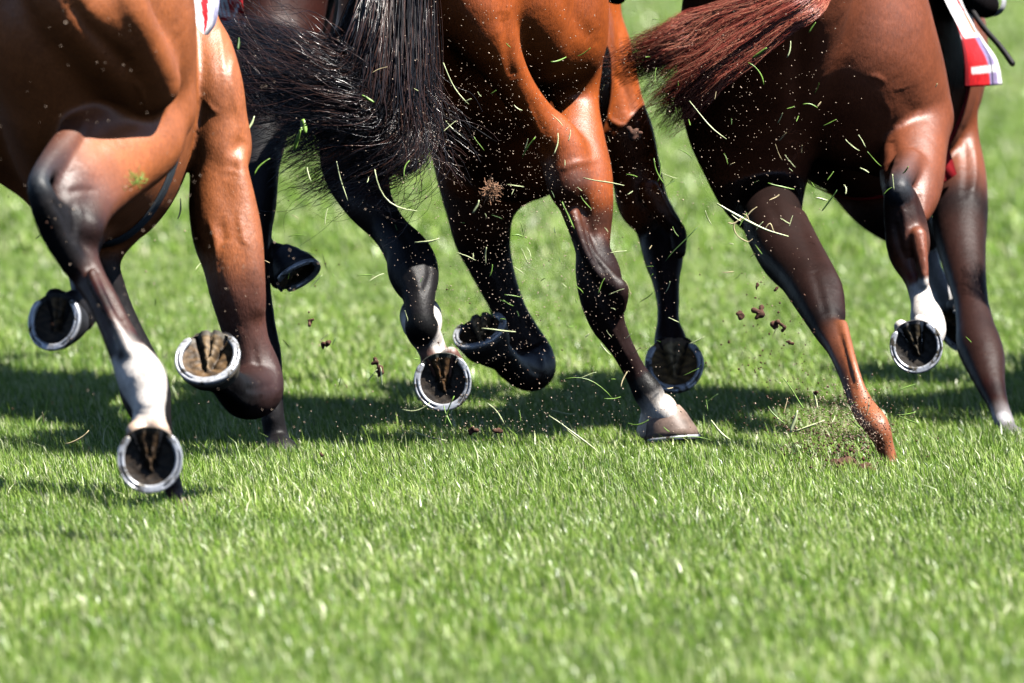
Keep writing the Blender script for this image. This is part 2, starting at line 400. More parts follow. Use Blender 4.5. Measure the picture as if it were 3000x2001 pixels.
# ------------------------------------------------------------------ horse assembly
def S(px, py, D, r, c):
    p = P(px, py, D); return [p.x, p.y, p.z, r * (D + DD) / F, *c]
class Horse:
    """ox, oy: point under the hips; head: bearing right of straight away; lean: into the left-hand bend"""
    def __init__(s, ox, oy, head, lean, coat, dark):
        a = math.radians(head); s.fh = np.array([math.sin(a), math.cos(a), 0]); s.lr = np.array([math.cos(a), -math.sin(a), 0]); s.lean = math.radians(lean)
        s.o = np.array([ox * (oy + DD) / oy, oy + DD, 0.0]); s.coat = coat; s.dark = dark; s.ch = []; s.rel = []; s.spots = []; s.hooves = []
    def L(s, f, l, z, r, c=None):
        c_, s_ = math.cos(s.lean), math.sin(s.lean)
        l2 = l * c_ - (z - 1) * s_; z2 = 1 + (z - 1) * c_ + l * s_
        p = s.o + s.fh * f + s.lr * l2 + np.array([0, 0, z2]); return [*p, r, *(c or s.coat)]
    def add(s, st, **k): s.ch.append(Chain(st, **k))
    def leg(s, st, hf=None, **k):
        """st: pixel stations; hf: dict for the hoof; the pastern is carried on to the coronet and heel bulbs"""
        st = [S(*a) for a in st]
        if hf:
            O = P(*hf['at']); n = Vector(hf['n']).normalized(); t = Vector(hf['toe']); t = (t - n * t.dot(n)).normalized()
            c = hf.get('skin', st[-1][4:]); wd = hf.get('wd', 0.13) / 0.13
            st.append([*(O - n * 0.066 * wd - t * 0.016 * wd), 0.040 * wd, *c])
            st.append([*(O - n * 0.058 * wd - t * 0.016 * wd), 0.042 * wd, *c])
            side = n.cross(t)
            for sg in (-1, 1):
                s.add([[*(O - n * 0.046 * wd - t * 0.036 * wd + side * 0.020 * sg * wd), 0.024 * wd, *c], [*(O - n * 0.020 * wd - t * 0.054 * wd + side * 0.024 * sg * wd), 0.018 * wd, *c]], k=0.012, sub=2)
            s.hooves.append(hf)
        s.add(st, **k)
    def trunk(s, zs=0.0, q=0.74, hw=0.19):
        L = s.L; LR = s.lr
        s.add([L(0.0, 0, 1.02, .27), L(0.25, 0, .97 + zs, .31), L(.5, 0, .93 + zs, .33), L(.8, 0, .90 + zs, .345), L(1.05, 0, .91 + zs, .335), L(1.28, 0, .97 + zs, .25)], k=0.08, q=q, n=LR)
        s.add([L(-.14, 0, 1.10, .17), L(.08, 0, 1.14, hw), L(.35, 0, 1.12 + zs, .20)], k=0.08)
        s.add([L(.75, 0, 1.12 + zs, .16), L(1.0, 0, 1.18 + zs, .15), L(1.2, 0, 1.16 + zs, .16)], k=0.08)
        s.add([L(1.15, 0, 1.05 + zs, .22), L(1.4, 0, 1.17 + zs, .165), L(1.65, 0, 1.31 + zs, .13), L(1.88, 0, 1.42 + zs, .105)], k=0.06, q=0.62, n=LR)
        s.add([L(1.85, 0, 1.43 + zs, .10), L(1.98, 0, 1.37 + zs, .105), L(2.15, 0, 1.24 + zs, .075), L(2.30, 0, 1.12 + zs, .058), L(2.36, 0, 1.07 + zs, .05)], k=0.03, q=0.72, n=LR)
        for sg in (-1, 1):
            s.add([L(1.84, sg * .05, 1.51 + zs, .026), L(1.82, sg * .065, 1.58 + zs, .018), L(1.81, sg * .06, 1.63 + zs, .006)], k=0.01)
    def build(s, label, h=0.0056):
        body = sculpt('racehorse', s.ch, h, M_COAT, None, s.spots)
        relief(body, s.rel)
        tag(body, label, 'horse', 'racehorses galloping away over the turf')
        for hf in s.hooves:
            hoof(body, P(*hf['at']), hf['n'], hf['toe'], hf.get('wd', .13), hf.get('horn', (.05, .045, .045)), hf.get('sole', (.05, .032, .018)), hf.get('frog', (.12, .075, .035)), hf.get('shoe', True))
        s.body = body
        return body

K = (0.009, 0.008, 0.009); DB = (0.024, 0.011, 0.010); W = (0.68, 0.64, 0.60); TAN = (0.42, 0.26, 0.13); GR = (0.04, 0.036, 0.042)
# ---- the near horse: orange bay, one white hind sock
A = Horse(-0.93, 23.45, 3, 9, (0.36, 0.108, 0.030), K); c = A.coat; c2 = (0.16, 0.05, 0.02); br = (0.055, 0.020, 0.013)
A.trunk(q=0.56)
A.leg([(230, -380, 23.4, 200, c), (240, -120, 23.42, 300, c), (266, 40, 23.44, 306, c), (330, 180, 23.5, 246, c), (420, 300, 23.52, 148, c)], k=0.05)
A.leg([(150, -330, 23.25, 150, c), (190, -60, 23.13, 120, c), (262, 90, 23.15, 92, c), (340, 210, 23.25, 74, c), (410, 300, 23.37, 68, c)], k=0.035)
A.leg([(330, -200, 23.2, 110, c), (350, 0, 23.14, 88, c), (400, 120, 23.2, 80, c), (450, 240, 23.32, 80, c)], k=0.04)     # hamstring ridge
A.leg([(445, 320, 23.5, 125, c), (378, 425, 23.4, 124, c), (285, 512, 23.25, 98, c), (218, 590, 23.15, 84, (.13, .052, .035)), (205, 660, 23.1, 72, K), (222, 731, 23.08, 58, DB), (262, 815, 23.03, 48, br), (303, 885, 22.98, 45, br), (348, 982, 22.93, 49, br), (382, 1048, 22.9, 58, br), (415, 1108, 22.88, 72, W), (430, 1160, 22.86, 58, W), (436, 1205, 22.84, 47, W)],
      dict(at=(438, 1340, 22.78), n=(0.02, -1, 0.05), toe=(0.08, 0, -1), wd=.134, skin=(0.60, 0.44, 0.33), horn=(.07, .05, .03), sole=(.03, .018, .009), frog=(.07, .04, .018)), k=0.022)
A.leg([(330, 320, 23.34, 60, c), (212, 392, 23.2, 38, c2), (118, 515, 23.0, 30, GR), (128, 590, 22.98, 42, K), (166, 685, 23.0, 44, K), (215, 770, 23.02, 40, K)], k=0.02)
A.leg([(310, 390, 23.36, 72, c), (240, 470, 23.22, 70, c), (190, 550, 23.1, 62, (.12, .05, .035)), (172, 630, 23.05, 52, K)], k=0.05)
A.leg([(420, 430, 23.44, 96, c), (345, 520, 23.32, 70, c), (288, 600, 23.16, 48, c2), (262, 670, 23.06, 36, DB)], k=0.045)
A.leg([(270, 800, 22.98, 16, br), (330, 930, 22.9, 16, br), (380, 1030, 22.86, 20, W)], k=0.010)      # flexor tendon
A.leg([(-100, -380, 23.4, 200, c), (-60, -100, 23.35, 260, c), (-20, 80, 23.6, 250, c), (20, 260, 23.8, 215, c), (55, 395, 23.9, 150, c), (150, 490, 23.95, 115, c), (220, 610, 24.0, 80, br), (238, 760, 23.8, 50, K), (246, 860, 23.6, 38, K), (240, 925, 23.5, 44, K)],
      dict(at=(162, 937, 23.38), n=(-0.42, -0.86, 0.22), toe=(-0.12, -0.1, -1), wd=.122, horn=(.03, .03, .034)), k=0.045)
A.leg([(540, -200, 24.5, 125, c), (570, 30, 24.45, 66, c), (608, 150, 24.4, 76, c), (632, 250, 24.35, 80, c), (640, 350, 24.35, 85, c), (645, 428, 24.35, 93, c), (641, 500, 24.34, 83, c), (650, 600, 24.33, 97, c), (666, 690, 24.31, 102, c), (682, 760, 24.29, 92, c), (695, 850, 24.28, 82, (.17, .055, .028)), (708, 930, 24.28, 70, (.10, .035, .022)), (727, 1010, 24.28, 64, (.07, .028, .02)), (746, 1085, 24.28, 76, (.05, .022, .018)), (750, 1140, 24.25, 80, (.04, .018, .016)), (718, 1160, 24.15, 68, DB), (682, 1140, 24.02, 54, K), (658, 1112, 23.94, 50, K)],
      dict(at=(610, 1045, 23.84), n=(-0.14, -0.74, 0.66), toe=(-0.1, -0.66, -0.74), wd=.142, horn=(.16, .14, .11), sole=(.12, .07, .03), frog=(.22, .15, .08)), k=0.02)
A.leg([(690, 480, 24.3, 30, c), (716, 620, 24.28, 34, c), (738, 780, 24.25, 26, c2), (750, 900, 24.25, 18, br)], k=0.03)
A.leg([(340, 420, 24.3, 190, c), (350, 520, 24.3, 140, c), (325, 640, 24.25, 82, DB), (302, 760, 24.2, 52, K), (322, 857, 24.2, 50, K), (360, 955, 24.2, 50, K), (408, 1075, 24.2, 62, K), (425, 1145, 24.15, 74, K), (446, 1220, 24.1, 56, K), (472, 1300, 24.1, 38, K), (500, 1400, 24.05, 28, DB), (512, 1440, 24.05, 26, (.06, .03, .025)), (535, 1485, 24.03, 22, (.13, .07, .06))],
      dict(at=(580, 1625, 24.0), n=(0, 0.05, -1), toe=(0.5, 0.8, 0), wd=.12), k=0.03)
A.spots = [(P(418, 1128, 22.88), .082, W, .07), (P(388, 1128, 22.80), .015, K, .4), (P(350, 1040, 22.86), .016, DB, .5)]
A.rel = [([(700, 1120), (735, 1140), (790, 1130)], 24.2, 10, -5), ([(640, 1120), (680, 1160), (730, 1190)], 24.05, 12, 5), ([(800, 1060), (815, 1110), (812, 1160)], 24.25, 10, 5), ([(745, 1010), (748, 1050), (760, 1080)], 24.25, 9, -4), ([(770, 1150), (760, 1190), (730, 1215)], 24.2, 9, -4), ([(690, 150), (676, 220), (690, 300), (706, 370)], 24.35, 9, 3.5), ([(640, 60), (652, 160), (660, 260)], 24.35, 8, 3), ([(600, 290), (622, 320), (640, 330)], 24.3, 6, 3),
         ([(720, 400), (690, 450), (680, 510)], 24.35, 20, -7), ([(700, 620), (712, 700), (740, 800), (752, 900)], 24.45, 9, 4), ([(640, 620), (660, 720), (690, 850), (712, 960)], 24.45, 14, -5), ([(610, 640), (628, 700), (640, 800), (664, 900)], 24.45, 8, 3),
         ([(690, 1085), (720, 1100), (760, 1090)], 24.5, 9, -5), ([(660, 1150), (700, 1190), (750, 1195)], 24.4, 8, -4), ([(760, 1020), (775, 1080), (800, 1120)], 24.5, 9, 4),
         ([(190, -20), (250, 70), (330, 150), (400, 230)], 23.2, 26, -12), ([(330, -30), (360, 60), (410, 130)], 23.2, 26, -4), ([(390, 240), (412, 265), (425, 310)], 23.35, 7, 2.5),
         ([(262, 340), (250, 400), (210, 470), (180, 540)], 23.15, 14, -5), ([(180, 520), (230, 500), (290, 510)], 23.15, 8, 2), ([(195, 566), (240, 556), (275, 560)], 23.12, 9, -5), ([(150, 580), (190, 640), (215, 700)], 23.03, 10, -6), ([(225, 600), (238, 640), (230, 690)], 23.03, 9, 4), ([(205, 600), (215, 640), (220, 700)], 23.03, 6, -3),
         ([(240, 790), (290, 870), (340, 960)], 22.95, 9, 5), ([(270, 780), (318, 860), (366, 950)], 22.95, 8, -6), 
         ([(395, 1190), (430, 1198), (470, 1190)], 22.8, 6, -3), ([(392, 1206), (430, 1214), (470, 1206)], 22.8, 6, -3), ([(390, 1120), (410, 1090), (440, 1080)], 22.8, 14, 4)]
A_body = A.build('orange bay racehorse nearest the camera with one white hind sock at the left')

# ---- the middle horse: copper bay with streaming black tail
DD = 0.1
B = Horse(-0.08, 26.15, 5, 9, (0.33, 0.070, 0.008), K); c = B.coat; br = (0.075, 0.020, 0.007); DBB = (0.020, 0.009, 0.008)
B.trunk(zs=-.01, q=0.68)
B.leg([(1480, -350, 26.1, 200, c), (1545, -150, 26.1, 225, c), (1580, -20, 26.05, 202, c), (1622, 95, 26.06, 160, c), (1650, 185, 26.12, 106, c)], k=0.02)
B.leg([(1490, -250, 25.93, 190, c), (1512, -60, 25.87, 158, c), (1542, 60, 25.89, 124, c), (1578, 145, 25.98, 90, c)], k=0.05)
B.leg([(1330, -330, 25.95, 190, c), (1375, -80, 25.78, 150, c), (1405, 60, 25.74, 105, c), (1455, 160, 25.77, 74, c), (1510, 255, 25.83, 56, c), (1572, 345, 25.9, 56, c), (1640, 430, 25.94, 72, c), (1668, 540, 25.93, 66, br)], k=0.03)
B.leg([(1668, 200, 26.12, 92, c), (1690, 310, 26.1, 66, c), (1682, 420, 26.05, 92, c), (1694, 500, 26.0, 98, c), (1710, 560, 25.98, 87, c), (1722, 620, 25.98, 74, br), (1731, 690, 25.97, 58, br), (1738, 740, 25.95, 52, DBB), (1752, 800, 25.95, 66, DBB), (1763, 870, 25.95, 65, DBB), (1778, 940, 25.96, 52, DBB), (1802, 985, 25.97, 42, DBB), (1828, 1030, 25.98, 35, DBB), (1864, 1095, 26.0, 34, DBB), (1898, 1150, 26.0, 44, K), (1920, 1185, 26.0, 40, W), (1952, 1215, 26.0, 38, W)],
      dict(at=(1962, 1282, 26.02), n=(0.1, -0.1, -1), toe=(0.9, -0.2, 0.1), wd=.13, skin=(.7, .58, .46), horn=(.30, .21, .17)), k=0.02)
B.leg([(1650, 560, 25.95, 36, c), (1690, 650, 25.92, 28, br), (1730, 750, 25.9, 24, DBB), (1785, 820, 25.9, 26, DBB), (1812, 850, 25.9, 30, DBB), (1812, 900, 25.92, 24, DBB)], k=0.012)   # achilles and point of hock
B.leg([(1290, -380, 26.0, 200, c), (1240, -150, 25.85, 240, c), (1230, 40, 25.95, 240, c), (1180, 190, 26.08, 215, c), (1110, 320, 26.22, 150, c), (1060, 420, 26.28, 125, c), (1046, 500, 26.28, 98, DBB), (1078, 590, 26.15, 72, DBB), (1140, 672, 26.1, 55, K), (1196, 745, 26.0, 68, K), (1212, 800, 25.95, 74, K), (1226, 860, 25.9, 50, K), (1230, 925, 25.87, 42, K), (1237, 965, 25.88, 50, K), (1256, 1000, 25.95, 44, W), (1275, 1045, 25.95, 42, (.16, .07, .05))],
      dict(at=(1297, 1112, 25.86), n=(-0.05, -1, 0.08), toe=(0.12, 0, -1), wd=.134, horn=(.05, .055, .045), sole=(.03, .02, .012), frog=(.12, .06, .02)), k=0.035)
B.leg([(1232, 925, 26.0, 62, K), (1236, 945, 25.98, 60, W)], k=0.01)
B.leg([(1430, 100, 27.0, 220, c), (1440, 300, 27.0, 190, c), (1430, 440, 26.95, 165, c), (1412, 540, 26.95, 125, br), (1407, 617, 26.95, 99, br), (1412, 690, 26.98, 84, DBB), (1427, 746, 27.0, 71, DBB), (1450, 810, 27.0, 60, DBB), (1475, 870, 27.0, 52, DBB), (1501, 930, 27.0, 51, DBB), (1532, 990, 27.0, 56, DBB), (1556, 1045, 27.0, 66, DBB), (1560, 1080, 26.95, 66, DBB), (1530, 1090, 26.82, 50, DBB), (1497, 1075, 26.7, 42, K), (1470, 1048, 26.62, 42, K)],
      dict(at=(1406, 970, 26.54), n=(-0.34, -0.48, 0.81), toe=(0.0, -0.8, -0.6), wd=.134, horn=(.07, .06, .055), sole=(.09, .05, .02), frog=(.3, .2, .1)), k=0.03)
B.leg([(1690, -150, 27.1, 140, c), (1738, 30, 27.1, 82, c), (1768, 150, 27.1, 84, c), (1795, 300, 27.1, 88, c), (1825, 400, 27.1, 92, c), (1860, 490, 27.1, 74, c), (1882, 590, 27.1, 75, c), (1914, 638, 27.1, 66, br), (1938, 690, 27.1, 68, DBB), (1944, 755, 27.05, 58, DBB), (1950, 815, 27.0, 42, DBB), (1957, 890, 26.95, 33, DBB), (1958, 950, 26.9, 34, DBB), (1964, 1000, 26.87, 48, DBB)],
      dict(at=(1975, 1065, 26.74), n=(0.03, -0.88, 0.47), toe=(0, -0.47, -0.88), wd=.142, horn=(.25, .16, .10), sole=(.2, .12, .045), frog=(.36, .26, .14)), k=0.02)
B.leg([(1900, 560, 27.0, 34, c), (1950, 640, 27.0, 26, br), (1985, 680, 27.0, 26, DBB), (1990, 740, 26.98, 20, DBB)], k=0.012)
B.spots = [(P(1296, 928, 25.98), .036, W, .15), (P(1290, 995, 25.90), .040, W, .15), (P(1532, 975, 26.93), .019, W, .25), (P(1896, 1180, 25.93), .03, (.62, .5, .4), .4)]
B.rel = [([(1575, 1020), (1590, 1070), (1580, 1110)], 26.95, 9, 5), ([(1540, 1060), (1560, 1085), (1590, 1100)], 26.95, 8, -4), ([(1480, 1075), (1510, 1100), (1545, 1120)], 26.8, 10, 4), ([(1470, 20), (1488, 110), (1495, 190), (1510, 240)], 25.85, 18, -7), ([(1620, -60), (1690, 60), (1740, 120)], 26.0, 22, -4), ([(1590, 400), (1600, 440), (1610, 470)], 25.9, 9, -5), ([(1540, 300), (1570, 370), (1600, 420)], 25.85, 9, 5),
         ([(1700, 570), (1716, 650), (1740, 740), (1780, 810)], 25.95, 12, -11), ([(1672, 600), (1700, 700), (1740, 790), (1770, 830)], 25.93, 9, 6), ([(1640, 500), (1680, 480), (1740, 470)], 25.95, 10, 4), ([(1720, 900), (1745, 960), (1790, 1030)], 25.95, 9, -4), ([(1740, 850), (1760, 910), (1800, 980), (1850, 1070)], 25.95, 7, 4),
         ([(1820, 110), (1828, 180), (1850, 240)], 27.1, 7, 5), ([(1770, 330), (1800, 360), (1850, 380)], 27.0, 6, 4), ([(1790, 200), (1830, 260), (1860, 350)], 27.05, 12, -6), ([(1870, 340), (1880, 400), (1900, 460)], 27.05, 8, 5), ([(1940, 640), (1955, 670), (1985, 690)], 27.0, 9, -7), ([(1930, 700), (1960, 740), (1990, 750)], 27.0, 7, -5), ([(1950, 780), (1958, 860), (1962, 940)], 26.95, 7, -4),
         ([(1500, 860), (1515, 900), (1540, 960)], 26.95, 8, 5), ([(1530, 1000), (1560, 1010), (1590, 1000)], 26.95, 7, -6), ([(1530, 1020), (1565, 1030), (1600, 1020)], 26.95, 6, -5), ([(1420, 700), (1450, 780), (1490, 880)], 26.95, 12, -5),
         ([(1180, 760), (1210, 800), (1230, 860)], 25.9, 14, 5), ([(1250, 740), (1260, 800), (1240, 860)], 25.9, 10, -5), ([(1130, 600), (1180, 680), (1230, 760)], 26.0, 14, -6)]
B_body = B.build('copper bay racehorse with black lower legs and streaming black tail in the middle')

# ---- the right horse: dark liver chestnut, white socks
DD = 0.4
Cc = (0.20, 0.055, 0.022)
C = Horse(0.70, 26.35, 10, 6, Cc, K); c = C.coat; DC = (0.026, 0.010, 0.008); OR = (0.30, 0.09, 0.03)
C.trunk(zs=-.02, q=0.78)
C.leg([(2400, -380, 26.4, 210, c), (2430, -200, 26.38, 270, c), (2445, -20, 26.34, 264, c), (2480, 120, 26.34, 262, c), (2520, 235, 26.4, 252, c), (2605, 335, 26.44, 186, c)], k=0.03)
C.leg([(2690, 350, 26.4, 100, c), (2678, 430, 26.3, 98, c), (2672, 520, 26.2, 94, c), (2672, 575, 26.12, 78, c), (2676, 640, 26.05, 40, c)], k=0.02)
C.leg([(2662, 480, 26.14, 46, c), (2632, 546, 25.98, 34, GR), (2640, 590, 26.0, 52, DC), (2652, 650, 26.0, 62, DC), (2660, 709, 26.0, 65, (.10, .035, .02)), (2663, 752, 26.0, 55, c), (2677, 795, 25.98, 41, c), (2688, 832, 25.96, 34, c), (2704, 890, 25.93, 36, W), (2716, 935, 25.9, 50, W), (2722, 975, 25.88, 48, W)],
      dict(at=(2683, 1010, 25.76), n=(-0.10, -0.98, 0.12), toe=(0.28, 0, -1), wd=.124, skin=W, horn=(.12, .12, .13), sole=(.022, .016, .01), frog=(.04, .03, .015)), k=0.014)
C.leg([(2690, 690, 25.95, 26, c), (2700, 770, 25.93, 20, c), (2706, 830, 25.92, 16, c)], k=0.01)
C.leg([(2330, -380, 26.35, 210, c), (2280, -150, 26.05, 240, c), (2235, 50, 26.12, 240, c), (2208, 200, 26.24, 222, c), (2200, 330, 26.34, 198, c), (2215, 440, 26.38, 168, c), (2228, 540, 26.36, 132, (.06, .02, .012)), (2256, 622, 26.25, 94, (.016, .0065, .005)), (2274, 690, 26.0, 83, (.016, .0065, .005)), (2302, 755, 25.85, 75, (.016, .0065, .005)), (2347, 808, 25.72, 69, (.016, .0065, .005)), (2386, 862, 25.6, 70, (.016, .0065, .005)), (2410, 915, 25.52, 60, (.016, .0065, .005)), (2430, 970, 25.45, 45, (.016, .0065, .005)), (2455, 1020, 25.38, 34, (.12, .036, .016)), (2481, 1085, 25.3, 29, (.12, .036, .016)), (2504, 1151, 25.25, 28, (.16, .05, .022)), (2538, 1208, 25.2, 38, OR), (2570, 1250, 25.15, 37, OR), (2592, 1305, 25.15, 27, OR), (2606, 1350, 25.15, 24, OR), (2618, 1400, 25.15, 24, OR)],  # near-black gaskin and hock: the body's shade on this leg painted into the coat
      dict(at=(2634, 1478, 25.15), n=(0, 0.1, -1), toe=(0.5, 0.8, -0.3), wd=.12, skin=OR), k=0.035)
C.leg([(2335, 640, 26.05, 30, DC), (2378, 720, 25.85, 28, DC), (2422, 800, 25.64, 27, DC), (2446, 850, 25.57, 24, DC), (2450, 920, 25.5, 22, DC)], k=0.02)
C.leg([(2470, 950, 25.42, 14, OR), (2496, 1060, 25.28, 15, OR), (2525, 1160, 25.22, 16, OR)], k=0.02)
C.leg([(2740, -80, 27.2, 130, c), (2775, 120, 27.2, 90, c), (2802, 290, 27.2, 60, c), (2808, 400, 27.2, 60, c), (2815, 510, 27.15, 74, c), (2812, 612, 27.05, 83, DC), (2815, 700, 26.95, 75, DC), (2827, 786, 26.85, 62, DC), (2845, 883, 26.72, 51, DC), (2858, 960, 26.62, 57, DC), (2868, 1010, 26.56, 66, DC), (2884, 1055, 26.5, 61, DC), (2901, 1120, 26.42, 44, DC), (2925, 1187, 26.34, 30, DC), (2941, 1235, 26.28, 30, (.2, .19, .2)), (2955, 1262, 26.25, 27, (.2, .19, .2))],  # dark from the forearm down: the shadow falling there is painted in
      dict(at=(2978, 1372, 26.2), n=(0, 0, -1), toe=(0.3, 0.9, 0), wd=.12), k=0.02)
C.leg([(2500, 400, 27.2, 150, c), (2560, 520, 27.2, 128, c), (2600, 590, 27.15, 105, DC), (2668, 670, 27.15, 70, DC), (2700, 730, 27.2, 52, DC), (2722, 790, 27.15, 38, (.4, .4, .42)), (2760, 860, 27.1, 36, (.4, .4, .42)), (2780, 900, 27.05, 40, (.3, .3, .3))],  # white cannon toned grey, its shade put into the colour
      dict(at=(2806, 962, 26.98), n=(-0.5, -0.6, -0.4), toe=(0.5, -0.2, -0.8), wd=.12), k=0.02)
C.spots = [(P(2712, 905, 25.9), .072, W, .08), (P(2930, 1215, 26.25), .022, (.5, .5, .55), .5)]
C.rel = [([(2545, 222), (2570, 226), (2592, 240)], 26.1, 6, 2.5), ([(2640, 250), (2660, 310), (2700, 335)], 26.2, 30, -4), ([(2610, 400), (2622, 460), (2612, 510)], 26.2, 16, -5), ([(2590, 290), (2605, 330), (2600, 380)], 26.2, 9, 2.5),
         ([(2640, 590), (2655, 660), (2650, 720)], 26.0, 9, 6), ([(2690, 560), (2700, 620), (2720, 680)], 26.0, 10, -6), ([(2620, 640), (2630, 700), (2650, 760)], 26.0, 10, -6), ([(2700, 700), (2708, 760), (2712, 820)], 25.95, 7, 5), ([(2672, 740), (2684, 790), (2696, 830)], 25.95, 7, -5),
         ([(2240, 560), (2280, 640), (2310, 720)], 26.1, 18, -5), ([(2380, 780), (2400, 850), (2420, 930)], 25.6, 14, -5), ([(2455, 960), (2480, 1050), (2505, 1140)], 25.3, 7, -5), ([(2850, 420), (2858, 500), (2850, 570)], 27.15, 9, 5), ([(2820, 380), (2830, 480), (2826, 570)], 27.15, 10, -5), ([(2830, 900), (2860, 960), (2880, 1030)], 26.9, 10, -5),
         ([(2340, -60), (2345, 120), (2340, 300), (2330, 450)], 26.05, 30, -12), ([(2575, 520), (2600, 480), (2640, 470)], 26.1, 8, 3)]
C_body = C.build('dark chestnut racehorse with white socks kicking up soil at the right')

# ---- the horse half hidden behind the first two
DD = 0.0
Dc = (0.03, 0.007, 0.005)
Dh = Horse(-0.62, 27.35, 4, 9, Dc, K); c = Dc
Dh.trunk(zs=.12, q=0.60)
Dh.leg([(800, -350, 27.2, 160, c), (800, -100, 27.0, 170, c), (790, 120, 26.9, 145, c), (772, 300, 26.75, 100, c), (762, 420, 26.6, 68, K), (752, 500, 26.5, 66, K), (748, 600, 26.4, 62, K), (745, 700, 26.3, 48, K), (752, 800, 26.2, 38, K), (770, 945, 26.1, 37, K), (788, 1050, 26.05, 38, K), (797, 1200, 26.0, 35, K), (812, 1290, 26.0, 37, K)],
       dict(at=(832, 1400, 25.96), n=(0, 0.02, -1), toe=(0.3, 0.9, 0), wd=.12), k=0.04)
Dh.leg([(860, -350, 27.3, 160, c), (850, -100, 27.3, 150, c), (815, 150, 27.2, 110, c), (775, 350, 27.0, 80, c), (752, 540, 26.7, 56, K), (748, 680, 26.55, 46, K), (772, 752, 26.45, 42, K), (800, 765, 26.4, 44, K)],
       dict(at=(866, 806, 26.32), n=(0.45, -0.45, -0.75), toe=(0.84, -0.1, 0.5), wd=.115, horn=(.04, .042, .055)), k=0.04)
D_body = Dh.build('nearly black racehorse half hidden behind the near horse and the black tail', h=0.008)

# ------------------------------------------------------------------ tails
DD = 0.1
TD = 25.55
hair('tail', [
    [(1235, -260, 25.9), (1120, -120, TD), (1060, 10, TD), (1010, 130, TD), (900, 150, 25.6), (790, 110, 25.8), (670, 84, 26.0)],
    [(1240, -260, 25.9), (1150, -120, TD), (1100, 40, TD), (1060, 190, TD), (940, 220, 25.5), (800, 180, 25.7), (640, 150, 25.9)],
    [(1244, -260, 25.9), (1180, -120, TD), (1140, 60, TD), (1110, 240, TD), (980, 260, 25.5), (830, 220, 25.6), (650, 210, 25.8)],
    [(1248, -260, 25.9), (1200, -120, TD), (1175, 80, TD), (1150, 290, TD), (1030, 340, 25.5), (860, 300, 25.6), (680, 310, 25.7)],
    [(1252, -260, 25.9), (1215, -120, TD), (1200, 90, TD), (1190, 310, TD), (1090, 400, 25.5), (960, 390, 25.5), (800, 480, 25.6)],
    [(1256, -260, 25.9), (1228, -120, TD), (1220, 90, TD), (1215, 330, TD), (1160, 450, 25.5), (1050, 490, 25.5), (905, 570, 25.5)],
    [(1260, -260, 25.9), (1238, -120, TD), (1240, 90, TD), (1240, 330, TD), (1235, 420, 25.5), (1190, 470, 25.5), (1100, 520, 25.5)]],
    12500, B_body, M_TAILK, width=0.00058, spread=0.034, tipspread=1.25, frizz=0.008, loose=0.17, clump=170, seed=3, lens=(0.55, 1.03), seg=20)
hair('tail_wisp', [
    [(1100, -100, 25.5), (1050, 60, 25.4), (990, 150, 25.4), (900, 80, 25.4), (800, 20, 25.5), (700, -30, 25.6)],
    [(1120, -60, 25.5), (1100, 200, 25.4), (1080, 300, 25.4), (960, 270, 25.4), (820, 260, 25.5), (680, 180, 25.6)],
    [(1160, -60, 25.5), (1150, 250, 25.4), (1130, 390, 25.4), (1000, 440, 25.4), (880, 500, 25.5), (800, 540, 25.6)],
    [(1230, -60, 25.5), (1220, 250, 25.4), (1230, 420, 25.4), (1230, 520, 25.4), (1180, 560, 25.5), (1080, 540, 25.6)]],
    420, B_body, M_TAILK, width=0.0008, spread=0.05, tipspread=1.8, frizz=0.022, clump=60, seed=15, seg=26)
hair('tail_wisp', [
    [(1250, -200, 25.7), (1240, 60, 25.5), (1255, 200, 25.5), (1310, 290, 25.5), (1360, 340, 25.5), (1440, 430, 25.5)],
    [(1255, -200, 25.7), (1235, 100, 25.5), (1225, 330, 25.5), (1250, 430, 25.5), (1290, 500, 25.5), (1380, 560, 25.5)]],
    60, B_body, M_TAILK, width=0.0008, spread=0.03, tipspread=1.6, frizz=0.012, clump=14, seed=5, seg=24)
DD = 0.4
hair('tail', [
    [(2440, -120, 26.0), (2330, -75, 25.8), (2215, -20, 25.8), (2110, 30, 25.8), (2010, 62, 25.8), (1930, 118, 25.8), (1848, 150, 25.9)],
    [(2443, -112, 26.0), (2335, -55, 25.8), (2225, 10, 25.8), (2120, 52, 25.8), (2025, 98, 25.8), (1940, 140, 25.8), (1862, 180, 25.9)],
    [(2446, -104, 26.0), (2345, -30, 25.8), (2240, 34, 25.8), (2140, 70, 25.8), (2050, 140, 25.8), (1960, 175, 25.8), (1872, 222, 25.9)]],
    3600, C_body, M_TAILR, width=0.0006, spread=0.030, tipspread=1.6, frizz=0.010, clump=34, seed=9, lens=(0.62, 1.04), loose=0.10)
hair('tail_lock', [
    [(2446, -104, 26.0), (2350, -20, 25.75), (2250, 48, 25.72), (2150, 100, 25.72), (2065, 185, 25.72), (1990, 215, 25.75), (1925, 300, 25.8)],
    [(2450, -98, 26.0), (2375, 10, 25.75), (2275, 66, 25.72), (2175, 140, 25.72), (2085, 200, 25.72), (2010, 262, 25.75), (1935, 330, 25.8)],
    [(2455, -90, 26.0), (2400, 30, 25.75), (2310, 76, 25.72), (2205, 160, 25.72), (2100, 226, 25.72), (2040, 290, 25.75), (1985, 352, 25.8)]],
    3000, C_body, M_TAILR, width=0.0006, spread=0.028, tipspread=1.7, frizz=0.011, clump=26, seed=19, lens=(0.62, 1.04), loose=0.10)

